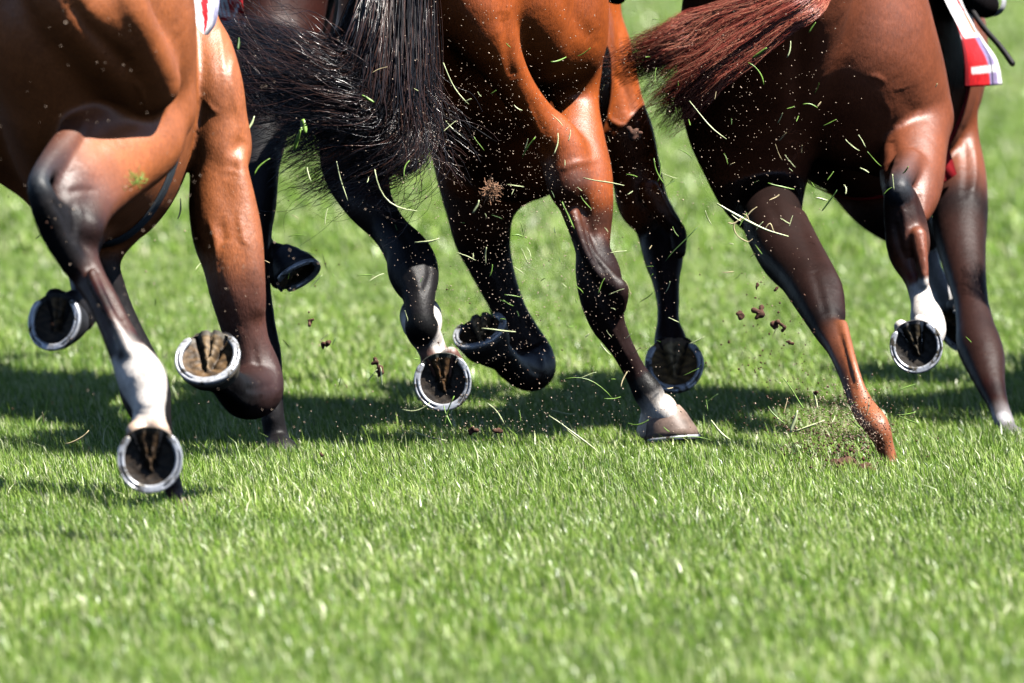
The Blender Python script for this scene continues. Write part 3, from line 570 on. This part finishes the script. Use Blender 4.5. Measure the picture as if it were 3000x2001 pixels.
# ------------------------------------------------------------------ saddlecloths, girths (shrunk on to the bodies), boots and whip
def sheet(name, left, right, colf, parent, nu=26, nv=60, thick=0.0035, wave=0.006, bend=0.0):
    Lp = catmull([list(P(*p)) for p in left], 16); Rp = catmull([list(P(*p)) for p in right], 16)
    V = []; cols = []
    for j in range(nv + 1):
        v = j / nv; a = Lp[int(v * (len(Lp) - 1))] ; f = v * (len(Lp) - 1) % 1; a2 = Lp[min(len(Lp) - 1, int(v * (len(Lp) - 1)) + 1)]; a = a * (1 - f) + a2 * f
        b = Rp[int(v * (len(Rp) - 1))]; b2 = Rp[min(len(Rp) - 1, int(v * (len(Rp) - 1)) + 1)]; f = v * (len(Rp) - 1) % 1; b = b * (1 - f) + b2 * f
        for i in range(nu + 1):
            u = i / nu; p = a * (1 - u) + b * u
            d = wave * math.sin(u * 9 + v * 5) + wave * 0.7 * math.sin(v * 13 - u * 4) - bend * math.sin(math.pi * u)
            V.append(p + np.array([0.15 * d, d, 0])); cols.append(colf(u, v))
    n = len(V); V = V + [p + np.array([0, thick, 0]) for p in V]; Fa = []
    W_ = nu + 1
    for j in range(nv):
        for i in range(nu):
            q = j * W_ + i; Fa.append((q, q + W_, q + W_ + 1, q + 1)); Fa.append((n + q, n + q + 1, n + q + W_ + 1, n + q + W_))
    rim = [i for i in range(W_)] + [j * W_ + nu for j in range(1, nv + 1)] + [nv * W_ + i for i in range(nu - 1, -1, -1)] + [j * W_ for j in range(nv - 1, 0, -1)]
    for a, b in zip(rim, rim[1:] + rim[:1]): Fa.append((a, b, n + b, n + a))
    o = mesh_obj(name, V, Fa, M_CLOTH, parent); color_attr(o, cols + cols); return o
M_CLOTH = attr_mat('printed_satin', 'coat', 0.42, 0.5, 20, 0.004)
RED = (0.52, 0.015, 0.02); WH = (0.80, 0.79, 0.82); LIL = (0.42, 0.42, 0.62); DR = (0.2, 0.01, 0.015)
def cf_a(u, v):
    if u > 0.86 and v > 0.3: return LIL
    return RED if math.sin(u * 11 + v * 3.5) > 0.45 else WH
def cf_d(u, v):
    if v > 0.93: return LIL
    if u < 0.45: return RED if math.sin(u * 40 + v * 2) > 0.82 or v > 0.86 else WH
    blk = (int(u * 9) + int(v * 14)) % 4
    return WH if (0.5 < u < 0.86 and blk == 0 and v > 0.2) else RED
def cf_c(u, v):
    if u > 0.9 and v > 0.4: return WH
    if v > 0.62:
        if 0.86 < v < 0.91 and u > 0.2: return WH
        if u > 0.72: return (0.25, 0.2, 0.38)
        return DR if u < 0.12 else RED
    if math.sin(u * 6 - v * 9) > 0.93: return RED
    if u > 0.8 and 0.42 < v < 0.6: return (0.8, 0.12, 0.03)
    return WH
DD = 0.0
sheet('saddlecloth', [(470, -260, 23.9), (505, -120, 23.95), (540, -20, 24.0), (562, 40, 24.0), (580, 78, 24.0), (598, 100, 24.0)], [(575, -260, 24.1), (630, -120, 24.1), (642, -20, 24.1), (642, 25, 24.1), (632, 68, 24.1), (608, 102, 24.08)], cf_a, A_body, bend=0.015)
sheet('saddlecloth', [(600, -260, 26.9), (615, -120, 26.85), (628, -20, 26.8), (640, 30, 26.8), (654, 74, 26.8)], [(716, -260, 26.7), (714, -120, 26.7), (712, -20, 26.7), (714, 30, 26.7), (718, 76, 26.7)], cf_d, D_body, bend=0.01)
DD = 0.4
sheet('saddlecloth', [(2690, -260, 26.6), (2730, -110, 26.55), (2765, -5, 26.5), (2800, 68, 26.5), (2818, 130, 26.55), (2826, 190, 26.6), (2826, 256, 26.65)], [(2770, -260, 26.9), (2790, -110, 26.9), (2818, 0, 26.9), (2848, 62, 26.95), (2885, 120, 27.0), (2922, 178, 27.0), (2936, 248, 27.0)], cf_c, C_body, bend=0.02)
from mathutils.bvhtree import BVHTree
def girth(H, body, f, width, mat, name='girth', pad=0.006, lift=0.0):
    bv = BVHTree.FromPolygons([v.co[:] for v in body.data.vertices], [p.vertices[:] for p in body.data.polygons])
    V = []; Fa = []; N = 96; prof = [(-.5, 0.3), (-.46, 1), (-.23, 1.12), (0, 1.18), (.23, 1.12), (.46, 1), (.5, .3)]
    for i in range(N):
        a = 2 * math.pi * i / N
        for (t, hgt) in prof:
            cc = Vector(H.L(f + t * width, 0, .93, 0)[:3]); tgt = Vector(H.L(f + t * width, math.sin(a) * .5, .93 + math.cos(a) * .5, 0)[:3])
            d = (cc - tgt).normalized(); hit = bv.ray_cast(tgt, d, 1.0)[0]
            r = (hit - cc).length if hit else 0.33
            r = min(r, 0.40); V.append(cc - d * (r + pad * hgt * (1 + 0.12 * math.sin(a * 90))))
    K_ = len(prof)
    for i in range(N):
        for k in range(K_ - 1):
            j = (i + 1) % N; Fa.append((i * K_ + k, j * K_ + k, j * K_ + k + 1, i * K_ + k + 1))
    mesh_obj(name, V, Fa, mat, body)
girth(A, A_body, .62, .07, M_GIRTH)
girth(C, C_body, .70, .032, M_GIRTHR)

def jockey(H, boot_px, label, silk, z0=0.0, whip=None):
    L = H.L; Wt = (.7, .7, .7)
    def pt(f, l, z, r, c): return L(f + .18, l, z + z0, r, c)
    skin = (.5, .28, .2); ch = []
    ch.append(Chain([pt(.58, 0, 1.58, .14, Wt), pt(.75, 0, 1.68, .12, silk), pt(.98, 0, 1.74, .15, silk), pt(1.1, 0, 1.74, .10, silk), pt(1.2, 0, 1.80, .05, skin)], k=0.05))
    ch.append(Chain([pt(1.22, 0, 1.84, .085, skin), pt(1.27, 0, 1.80, .075, skin), pt(1.31, 0, 1.79, .03, skin)], k=0.02))
    for sg in (-1, 1):
        ch.append(Chain([pt(.56, sg * .09, 1.55, .10, Wt), pt(.78, sg * .20, 1.44, .085, Wt), pt(.95, sg * .27, 1.36, .062, Wt), pt(.82, sg * .30, 1.24, .055, Wt), pt(.68, sg * .31, 1.12, .045, Wt)], k=0.03))
        ch.append(Chain([pt(1.02, sg * .17, 1.76, .07, silk), pt(1.06, sg * .24, 1.58, .05, silk), pt(1.2, sg * .14, 1.46, .036, silk), pt(1.27, sg * .09, 1.44, .03, skin)], k=0.025))
        for q in range(4):
            ch.append(Chain([pt(1.28, sg * .08 + (q - 1.5) * .016, 1.45, .010, skin), pt(1.33 + (.004 * (q % 2)), sg * .08 + (q - 1.5) * .016, 1.44, .009, skin), pt(1.33, sg * .08 + (q - 1.5) * .016, 1.41, .008, skin), pt(1.30, sg * .08 + (q - 1.5) * .016, 1.40, .008, skin)], k=0.004))
        ch.append(Chain([pt(1.26, sg * .05, 1.44, .012, skin), pt(1.30, sg * .045, 1.425, .010, skin), pt(1.325, sg * .06, 1.42, .009, skin)], k=0.004))
    b = sculpt('person', ch, 0.011, M_CLOTHING)
    tag(b, label, 'jockey')
    # helmet
    hc = sculpt('helmet', [Chain([pt(1.18, 0, 1.88, .105, silk), pt(1.24, 0, 1.88, .10, silk)], k=0.02), Chain([pt(1.31, -.06, 1.85, .012, silk), pt(1.35, 0, 1.84, .012, silk), pt(1.31, .06, 1.85, .012, silk)], k=0.01)], 0.011, M_CLOTHING, b)
    # boots
    sculpt('boot', [Chain([pt(.76, -.31, 1.20, .058, K), pt(.68, -.31, 1.10, .05, K), pt(.60, -.31, 1.03, .045, K), pt(.72, -.32, 1.0, .04, K), pt(.82, -.33, 1.0, .03, K)], k=0.01)], 0.008, M_BOOT, b)
    bp = [[*P(x, y, D), r * (D + DD) / F, *K] for (x, y, D, r) in boot_px]
    bo = sculpt('boot', [Chain(bp, k=0.01)], 0.006, M_BOOT, b)
    return b, bo
M_CLOTHING = attr_mat('riding_clothes', 'coat', 0.6, 0.3, 60, 0.002)
M_BOOT = attr_mat('polished_boot', 'coat', 0.22, 0.6, 40, 0.001)
DD = 0.1
jb, _ = jockey(B, [(1745, -200, 26.6, 62), (1765, -110, 26.6, 52), (1785, -40, 26.6, 38), (1806, -12, 26.6, 26), (1818, -16, 26.7, 22)], 'jockey on the middle horse of whom only a black boot toe shows', (.1, .1, .5), z0=0.14)
sheet('stirrup_strap', [(1768, -120, 26.5), (1772, -40, 26.5), (1773, 24, 26.5)], [(1784, -120, 26.55), (1786, -40, 26.55), (1780, 26, 26.55)], lambda u, v: RED if u < 0.3 else WH, B_body, nu=6, nv=20, wave=0.001)
DD = 0.4
jc, bc = jockey(C, [(2790, -240, 27.0, 75), (2815, -130, 27.0, 62), (2840, -50, 27.0, 50), (2862, 2, 27.0, 44), (2888, 14, 27.05, 40)], 'jockey on the right horse of whom only a glossy black boot heel shows', (.5, .02, .02))
V = []; Fa = []; NS = 24
ax0 = P(2902, 5, 27.06); axd = (P(2922, 18, 27.10) - P(2862, -6, 27.0)).normalized(); u_ = axd.cross(Vector((0, 1, 0))).normalized(); v_ = axd.cross(u_)
for k, (t, r) in enumerate([(-.012, .030), (0, .034), (.006, .034), (.009, .028), (.004, .024)]):
    for i in range(NS):
        a = 2 * math.pi * i / NS; V.append(ax0 + axd * (t + .012) + (u_ * math.cos(a) + v_ * math.sin(a)) * r)
for k in range(4):
    for i in range(NS):
        j = (i + 1) % NS; Fa.append((k * NS + i, k * NS + j, (k + 1) * NS + j, (k + 1) * NS + i))
mesh_obj('heel_rim', V, Fa, M_SHOE, bc)
whip = sculpt('riding_whip', [Chain([[*P(2700, -260, 27.1), .009, *K], [*P(2790, -70, 27.05), .008, *K], [*P(2868, 62, 26.95), .0075, *K], [*P(2930, 136, 26.9), .0078, *K], [*P(2966, 186, 26.88), .0082, *K]], k=0.004)], 0.0035, M_CLOTHING)
tag(whip, 'slim black riding whip hanging below the boot of the right rider', 'whip')

DD = 0.0
# ------------------------------------------------------------------ another runner just outside the frame on the right: its shadow lies on the turf
def copy_tree(o, parent=None):
    c = o.copy(); COL.objects.link(c); c.parent = parent
    for ch in [x for x in o.children]: copy_tree(ch, c)
    return c
E = copy_tree(C_body); E.location = (1.18, 0.75, 0); E['label'] = 'racehorse running outside the right edge that throws the shadow there'
Ej = copy_tree(jc); Ej.location = (1.18, 0.75, 0); Ej['label'] = 'jockey riding outside the right edge of the picture'

# ------------------------------------------------------------------ turf
def ground():
    m, nt, bs = new_mat('turf_soil')
    n1 = noise(nt, 0.9, 6, 0.6); r1 = ramp(nt, n1.outputs[0], 0.3, 0.7, (0.16, 0.25, 0.045), (0.28, 0.4, 0.10))
    n2 = noise(nt, 30, 4, 0.7); r2 = ramp(nt, n2.outputs[0], 0.3, 0.7, (0.5, 0.5, 0.5), (1.2, 1.2, 1.2))
    c = mul(nt, r1.outputs[0], r2.outputs[0]); nt.links.new(c.outputs[2], bs.inputs['Base Color']); bs.inputs['Roughness'].default_value = 0.9
    o = mesh_obj('ground', [(-1500, -50, 0), (1500, -50, 0), (1500, 2500, 0), (-1500, 2500, 0)], [(0, 1, 2, 3)], m, smooth=False)
    tag(o, None, None, kind='structure')
ground()
def grass_mat():
    m = bpy.data.materials.new('grass_blade'); m.use_nodes = True; nt = m.node_tree; bs = nt.nodes['Principled BSDF']; out = nt.nodes['Material Output']
    at = nt.nodes.new('ShaderNodeAttribute'); at.attribute_name = 'rnd'
    r = nt.nodes.new('ShaderNodeValToRGB'); e = r.color_ramp.elements
    e[0].position = 0; e[0].color = (0.04, 0.12, 0.006, 1); e[1].position = 1; e[1].color = (0.80, 0.80, 0.58, 1)  # palest end paints the turf's white glints as blade colour
    x = e.new(0.5); x.color = (0.215, 0.375, 0.040, 1); x = e.new(0.82); x.color = (0.40, 0.54, 0.14, 1)
    nt.links.new(at.outputs['Fac'], r.inputs[0])
    n1 = noise(nt, 1.3, 4, 0.6); r1 = ramp(nt, n1.outputs[0], 0.35, 0.65, (0.74, 0.78, 0.7), (1.15, 1.1, 1.1))
    c = mul(nt, r.outputs[0], r1.outputs[0])
    nt.links.new(c.outputs[2], bs.inputs['Base Color']); bs.inputs['Roughness'].default_value = 0.36; bs.inputs['Specular IOR Level'].default_value = 0.65
    tr = nt.nodes.new('ShaderNodeBsdfTranslucent'); nt.links.new(c.outputs[2], tr.inputs[0])
    mx = nt.nodes.new('ShaderNodeMixShader'); mx.inputs[0].default_value = 0.30
    nt.links.new(bs.outputs[0], mx.inputs[1]); nt.links.new(tr.outputs[0], mx.inputs[2]); nt.links.new(mx.outputs[0], out.inputs[0])
    return m
M_GRASS = grass_mat()
def patch(y0, y1, dens, hmin, hmax, wid, seed, mid=True):
    r = np.random.default_rng(seed)
    xw = lambda y: 1500 / F * y * 1.12 + 0.35
    area = (xw(y0) + xw(y1)) * (y1 - y0); n = int(area * dens)
    y = r.uniform(y0, y1, int(n * 1.4)); x = r.uniform(-xw(y1), xw(y1), len(y)); k = np.abs(x) < xw(y); x = x[k][:n]; y = y[k][:n]; n = len(x)
    cl = np.sin(x * 3.1 + 1.7 * np.sin(y * 1.3)) * np.sin(y * 2.3 + np.sin(x * 2.9)) * 0.5 + 0.5
    H = r.uniform(hmin, hmax, n) * (0.86 + 0.2 * cl) * np.where(r.random(n) < 0.03, 1.5, 1.0)
    Wd = wid * r.uniform(0.6, 1.4, n)
    th = r.uniform(0, 2 * np.pi, n); ln = r.normal(0.22, 0.24, n)
    wind = np.array([-0.16, 0.05])
    lx = np.cos(th) * ln + wind[0]; ly = np.sin(th) * ln + wind[1]
    fa = r.uniform(0, np.pi, n); sx, sy = np.cos(fa) * Wd / 2, np.sin(fa) * Wd / 2
    V = np.zeros((n, 5, 3), dtype=np.float32)
    V[:, 0] = np.stack([x - sx, y - sy, np.zeros(n)], 1); V[:, 1] = np.stack([x + sx, y + sy, np.zeros(n)], 1)
    mx, my, mz = x + lx * H * 0.35, y + ly * H * 0.35, H * 0.58
    V[:, 2] = np.stack([mx + sx * .85, my + sy * .85, mz], 1); V[:, 3] = np.stack([mx - sx * .85, my - sy * .85, mz], 1)
    V[:, 4] = np.stack([x + lx * H, y + ly * H, H * (1 - 0.25 * np.hypot(lx, ly))], 1)
    b = (np.arange(n) * 5)[:, None]
    T = np.concatenate([b + np.array([[0, 1, 2]]), b + np.array([[0, 2, 3]]), b + np.array([[3, 2, 4]])], 1).reshape(-1, 3)
    return V.reshape(-1, 3), T, np.repeat(r.random(n).astype(np.float32), 5)
parts = [patch(18.6, 22.0, 8500, .03, .055, .0030, 1), patch(22.0, 28.5, 16000, .028, .055, .0024, 2), patch(28.5, 36, 6500, .032, .058, .0036, 3), patch(36, 52, 1500, .055, .085, .010, 4), patch(52, 95, 450, .06, .10, .022, 5)]
off = 0; Vs = []; Ts = []; Rs = []
for V, T, R in parts:
    Vs.append(V); Ts.append(T + off); Rs.append(R); off += len(V)
g = mesh_obj('grass', np.concatenate(Vs), np.concatenate(Ts), M_GRASS, smooth=True)
a = g.data.attributes.new('rnd', 'FLOAT', 'POINT'); a.data.foreach_set('value', np.concatenate(Rs))
tag(g, 'short mown green turf of the racecourse with glinting blades', 'grass', kind='stuff')

# ------------------------------------------------------------------ thrown-up grass, straw and soil
M_CLIP = [plain_mat('cut_grass_pale', (0.55, 0.62, 0.33), 0.4, 0.6, 0, .2, 40), plain_mat('cut_grass_green', (0.17, 0.31, 0.05), 0.45, 0.5, 0, .3, 40), plain_mat('cut_grass_dark', (0.045, 0.10, 0.02), 0.5, 0.4, 0, .3, 40), plain_mat('cut_straw', (0.50, 0.42, 0.24), 0.6, 0.3, 0, .3, 60)]
def ribbon(pts, w, thick=0.0006):
    pts = [Vector(p) for p in pts]; V = []; Fa = []; n = len(pts)
    for i, p in enumerate(pts):
        t = (pts[min(n - 1, i + 1)] - pts[max(0, i - 1)]).normalized(); a = 0.4 + 0.5 * math.sin(i * 0.9)
        s = t.cross(Vector((0.15, 1, 0.1))).normalized(); d = t.cross(s); s2 = (s * math.cos(a * .6) + d * math.sin(a * .6)); d2 = t.cross(s2)
        ww = w / 2 * (0.35 + 0.65 * math.sin(math.pi * min(1, (i + 0.6) / (n - 0.2)) ** 0.8))
        V += [p - s2 * ww, p + d2 * thick, p + s2 * ww, p - d2 * thick]
    for i in range(n - 1):
        for k in range(4):
            l = (k + 1) % 4; Fa.append((i * 4 + k, i * 4 + l, i * 4 + 4 + l, i * 4 + 4 + k))
    Fa.append((3, 2, 1, 0)); Fa.append(tuple(range(n * 4 - 4, n * 4))); return V, Fa
def clip(x1, y1, x2, y2, bend=0.0, w=5, c=0, D=None):
    D = D or random.uniform(24.6, 26.2); dd = random.uniform(-.02, .02); pts = []
    for i in range(8):
        t = i / 7; nx, ny = -(y2 - y1), (x2 - x1); b = bend * 3 * t * (1 - t) + 0.008 * math.sin(t * 7 + x1)
        pts.append(P(x1 + (x2 - x1) * t + nx * b, y1 + (y2 - y1) * t + ny * b, D + dd * t))
    V, Fa = ribbon(pts, w * 0.75 * D / F)
    o = mesh_obj('grass_clipping', V, Fa, M_CLIP[c])
    tag(o, 'thin shred of cut grass flying through the air behind the horses', 'grass clipping', 'grass clippings thrown up by the hooves')
    return o
HAND = [(1298,184,1372,306,.08,6,0),(1305,354,1351,398,.05,6,0),(985,473,1018,588,.02,6,0),(1097,497,1222,619,.28,7,0),(1384,624,1403,586,.1,9,0),(1635,390,1623,452,-.08,6,0),(1568,402,1530,461,.05,7,1),(1709,521,1829,543,.01,6,0),(1614,182,1659,167,.1,9,1),(1506,308,1530,323,.15,6,0),(1487,108,1514,127,.1,5,1),(1647,591,1683,670,.03,9,1),(2044,667,1950,765,.03,5,2),(2066,617,2085,660,.05,5,0),(1915,464,1946,540,.1,7,1),(1935,470,1925,535,-.1,5,1),(2020,296,2128,408,.06,6,0),(2204,171,2247,140,0,12,1),(2191,184,2237,250,-.2,7,1),(2352,306,2395,316,-.15,8,1),(2411,370,2451,350,0,5,1),(2477,408,2518,441,.1,6,0),(2515,395,2536,431,0,6,0),(2541,444,2582,487,.05,5,1),(2520,492,2546,506,0,8,0),(2472,541,2477,569,-.2,6,0),(2250,536,2327,554,.05,9,1),(2408,617,2452,556,.03,7,2),(2390,579,2424,587,0,8,0),(2615,510,2620,556,.05,6,0),(2645,508,2661,487,.1,7,1),(2306,168,2316,120,.1,6,0),(2370,95,2390,65,0,7,1),(36,373,43,308,.04,13,0),(727,383,746,340,0,12,0),(744,514,791,464,-.12,8,1),(571,545,624,545,.05,7,0),(521,641,528,581,.1,7,3),(634,471,643,531,.15,7,1),(1411,963,1511,973,0,9,0),(1215,710,1287,698,.08,9,0),(1478,863,1526,870,0,5,1),(1339,739,1394,762,0,5,0),(1425,724,1423,774,.05,6,0),(1434,810,1442,774,.1,5,1),(1655,1109,1794,1167,-.2,5,1),(1428,1181,1478,1243,-.08,8,0),(1607,1219,1760,1334,-.04,7,0),(1645,1240,1700,1290,.05,6,0),(1618,1202,1686,1214,.04,6,0),(2083,1231,2140,1289,.08,9,0),(1960,1285,2085,1290,-.08,5,1),(2296,1108,2362,1207,0,7,1),(2316,1268,2337,1202,0,15,0),(2326,1263,2416,1230,.04,10,0),(2431,1386,2502,1284,.05,14,0),(2627,1215,2683,1206,.1,7,1),(2632,1218,2696,1243,.03,6,1),(2340,1340,2358,1322,0,12,0),(2480,1215,2560,1280,.05,8,1),(2384,1150,2397,1200,0,10,0),(1500,690,1535,697,-.2,6,1),(1200,470,1185,520,.2,5,1),(885,350,895,390,0,30,1),(862,440,880,380,.0,16,1),(900,490,912,530,.1,7,0),(1060,280,1095,300,0,14,1),(697,145,700,110,0,14,2),(1690,165,1730,140,.1,5,1),(1760,1005,1790,1040,.1,5,0),(2250,1190,2300,1240,.1,6,1),(150,890,220,935,.05,7,0),(105,700,150,650,.05,5,2),(1840,1240,1900,1230,.2,6,1),(1115,1075,1120,1130,0,8,0),(1180,1200,1260,1180,.2,6,0),(640,1050,690,1030,.1,7,3),(735,1130,800,1060,-.15,5,2),(1300,1190,1325,1250,.05,6,1),(1330,1160,1300,1260,.06,6,1),(1200,1255,1310,1290,.08,7,0),(190,1300,260,1260,.15,7,3),(30,1430,120,1395,0,10,0),(1230,1450,1320,1400,.02,6,1),(1825,1500,1870,1480,0,12,1)]
for a in HAND: clip(*a)
for (cx, cy, sx, sy, n) in [(1480, 700, 260, 300, 60), (2150, 520, 150, 260, 30), (1900, 800, 180, 250, 26), (500, 850, 250, 250, 20), (2450, 700, 200, 300, 14), (2420, 1270, 110, 60, 22), (1000, 800, 160, 200, 16)]:
    for i in range(n):
        x, y = random.gauss(cx, sx), random.gauss(cy, sy)
        if not (15 < x < 2985 and 15 < y < 1380): continue
        a = random.uniform(0, 6.28); l = random.choice([14, 18, 24, 34, 50]); clip(x, y, x + l * math.cos(a), y + l * math.sin(a), random.uniform(-.1, .1), random.uniform(2.5, 5), random.choice([0, 0, 1, 1, 2, 3]))
# long straw stalk with its roots beside the right horse's planted hind leg
st = bpy.data.objects.new('straw_stalk', None); COL.objects.link(st); st.location = (0, 0, 0)
tag(st, 'long pale straw stalk with stringy roots flying by the right horse', 'straw')
for nm, pts, w_ in [('stem', [(2100, 596), (2160, 632), (2240, 672), (2310, 693)], 9), ('root', [(2180, 645), (2200, 620), (2218, 606)], 4), ('root', [(2175, 640), (2150, 660), (2160, 690), (2190, 708), (2205, 700)], 4), ('root', [(2170, 640), (2150, 655), (2132, 652)], 5), ('root', [(2240, 672), (2256, 655), (2268, 680), (2290, 690)], 4), ('root', [(2195, 650), (2188, 632), (2176, 626)], 4)]:
    pp = catmull([list(P(x, y, 25.0)) for x, y in pts], 4); V, Fa = ribbon(pp, w_ * 25 / F, .001); mesh_obj(nm, V, Fa, M_CLIP[3] if nm == 'root' else M_CLIP[0], st)
M_SOIL = plain_mat('damp_soil', (0.075, 0.035, 0.022), 0.85, 0.3, 0, .5, 150)
M_ROOT = plain_mat('fibrous_turf', (0.24, 0.13, 0.075), 0.8, 0.3, 0, .5, 150)
def clod(x, y, r, label, D=25.2):
    n = random.randint(4, 6); c0 = np.array(P(x, y, D)); ch = []; rm = r * D / F
    for i in range(n):
        o = np.array([random.gauss(0, .55), random.gauss(0, .4), random.gauss(0, .5)]) * rm
        ch.append(Chain([[*(c0 + o), rm * random.uniform(.3, .6), .1, .05, .03], [*(c0 + o * .3 + np.array([random.gauss(0, .3), 0, random.gauss(0, .3)]) * rm), rm * random.uniform(.2, .45), .1, .05, .03]], k=rm * .15, sub=2))
    o = sculpt('soil_clod', ch, max(0.0016, rm * .16), M_SOIL)
    tag(o, label, 'soil clod', 'clods of soil kicked up'); return o
CL = [(908, 942, 11, 'small dark clod in the air between the left horse and the tail'), (957, 1012, 15, 'ragged reddish clod right of the left folded foreleg'), (1100, 1072, 17, 'brown clod left of the low hind hoof of the middle horse'), (1112, 1096, 12, 'brown clod just under another left of the middle horse'), (2228, 915, 19, 'large dark clod in the air between the middle and right horses'), (2168, 926, 13, 'curved black clod left of the large one between two horses'), (2272, 948, 14, 'brown clod lower right of the large airborne clod'), (2292, 956, 11, 'dark clod touching its brown neighbour in mid air'), (2218, 838, 7, 'tiny clod high above the large airborne clod'), (2274, 845, 8, 'tiny dark clod above and right of the large one'), (2314, 1002, 9, 'small clod falling below the airborne group'), (1470, 1432, 15, 'reddish brown clod lying on the sunlit turf'), (1385, 1258, 12, 'reddish clod in the shadow below the middle horse at left'), (1458, 1264, 14, 'reddish clod in the shadow below the middle horse at right'), (2391, 1150, 9, 'dark clod above the soil burst at the right'), (940, 1335, 10, 'small brown clod on the turf right of the dark foot'), (1860, 388, 20, 'grey brown clod against the thigh of the middle horse')]
for a in CL: clod(*a)
for (x, y, D, r, lb) in [(2478, 1372, 25.35, 52, 'torn brown divot of soil in the turf left of the planted chestnut leg'), (2545, 1380, 25.2, 34, 'small lump of torn soil against the planted chestnut foot'), (500, 1470, 24.3, 24, 'small torn lump of soil in the turf behind the near white hoof')]:
    c0 = np.array([P(x, y, D).x, D, 0.0]); rm = r * D / F; ch = []
    for i in range(16):
        o_ = np.array([random.uniform(-.75, .75), random.uniform(-.9, .9), 0]) * rm
        ch.append(Chain([[*(c0 + o_ + np.array([0, 0, random.uniform(.0, .03)])), rm * random.uniform(.22, .4), .1, .05, .03], [*(c0 + o_ * .2 + np.array([0, 0, random.uniform(.01, .03)])), rm * random.uniform(.3, .45), .1, .05, .03]], k=.004, sub=2))
    tag(sculpt('divot', ch, 0.004, M_SOIL), lb, 'divot')
def burst(name, x, y, r, n, mat, D, wmm, label, cat):
    V = []; Fa = []
    for i in range(n):
        a = random.uniform(0, 6.28); l = r * random.uniform(.4, 1.15); q = random.gauss(0, .5)
        p0 = (x + random.gauss(0, r * .25), y + random.gauss(0, r * .25)); p2 = (p0[0] + l * math.cos(a), p0[1] + l * math.sin(a)); p1 = ((p0[0] + p2[0]) / 2 + random.gauss(0, l * .3), (p0[1] + p2[1]) / 2 + random.gauss(0, l * .3))
        pts = catmull([list(P(*p0, D)), list(P(*p1, D + q * .03)), list(P(*p2, D + q * .05))], 3); v, f = ribbon(pts, wmm, .0008)
        b = len(V); V += v; Fa += [tuple(k + b for k in t) for t in f]
    o = mesh_obj(name, V, Fa, mat); tag(o, label, cat); return o
burst('root_tuft', 1436, 562, 30, 110, M_ROOT, 25.0, .0022, 'fuzzy brown tuft of torn roots flying under the middle horse', 'root tuft')
burst('grass_tuft', 402, 528, 30, 34, M_CLIP[1], 22.85, .0016, 'bright green tuft of grass caught on the near horse thigh', 'grass tuft')
# fine soil: uncountable specks
def specks(name, clouds, mat, label, seed=4):
    r = np.random.default_rng(seed); Ps = []; Rs = []
    for (cx, cy, sx, sy, n, r0, r1, Dm, Ds) in clouds:
        x = r.normal(cx, sx, n); y = np.minimum(r.normal(cy, sy, n), 1400); D = r.normal(Dm, Ds, n)
        for a, b, d in zip(x, y, D): Ps.append(P(a, b, d))
        Rs.append(r.uniform(r0, r1, n) ** 1.0 * r.uniform(.5, 1, n))
    Ps = np.array([list(p) for p in Ps]); R = np.concatenate(Rs) * 26 / F; n = len(R)
    o6 = np.array([[1, 0, 0], [-1, 0, 0], [0, 1, 0], [0, -1, 0], [0, 0, 1], [0, 0, -1]]) * 1.0
    V = Ps[:, None, :] + o6[None] * R[:, None, None] * r.uniform(.5, 1.5, (n, 6, 1)); V[..., 2] = np.maximum(V[..., 2], .01)
    T = np.array([[0, 2, 4], [2, 1, 4], [1, 3, 4], [3, 0, 4], [2, 0, 5], [1, 2, 5], [3, 1, 5], [0, 3, 5]])
    Fa = (np.arange(n) * 6)[:, None, None] + T[None]
    o = mesh_obj(name, V.reshape(-1, 3), Fa.reshape(-1, 3), mat, smooth=False); tag(o, label, 'flying soil', kind='stuff')
M_DUST = plain_mat('pale_grit', (0.42, 0.32, 0.24), 0.8, 0.3, 0, .4, 200)
specks('flying_grit', [(1500, 480, 230, 300, 1700, 0.6, 2.4, 25.1, .35), (1700, 800, 160, 260, 600, .6, 2.4, 25.2, .3), (1450, 900, 200, 200, 500, 1, 3, 25.2, .3), (2200, 350, 160, 220, 420, 1, 2.6, 25.2, .3), (350, 500, 250, 300, 160, 1, 3, 22.6, .2), (700, 950, 200, 260, 200, 1, 3, 23.5, .3), (2460, 1230, 90, 60, 1100, .8, 3.0, 25.1, .12), (1500, 1230, 350, 40, 300, 1, 3, 25.5, .2)], M_DUST, 'fine pale grit and sand hanging in the air behind the hooves')
specks('flying_soil', [(2450, 1270, 95, 55, 1500, .8, 3.6, 25.15, .15), (2470, 1315, 50, 25, 60, 3, 8, 25.0, .1), (2250, 960, 70, 90, 90, 1.5, 5, 25.2, .2), (2330, 1150, 120, 90, 260, 1, 4, 25.2, .2), (1600, 900, 400, 250, 160, 1, 4, 25.2, .3), (150, 900, 150, 200, 50, 1, 4, 23, .2)], M_SOIL, 'dark soil crumbs thrown up by the planted hoof at the right', 6)
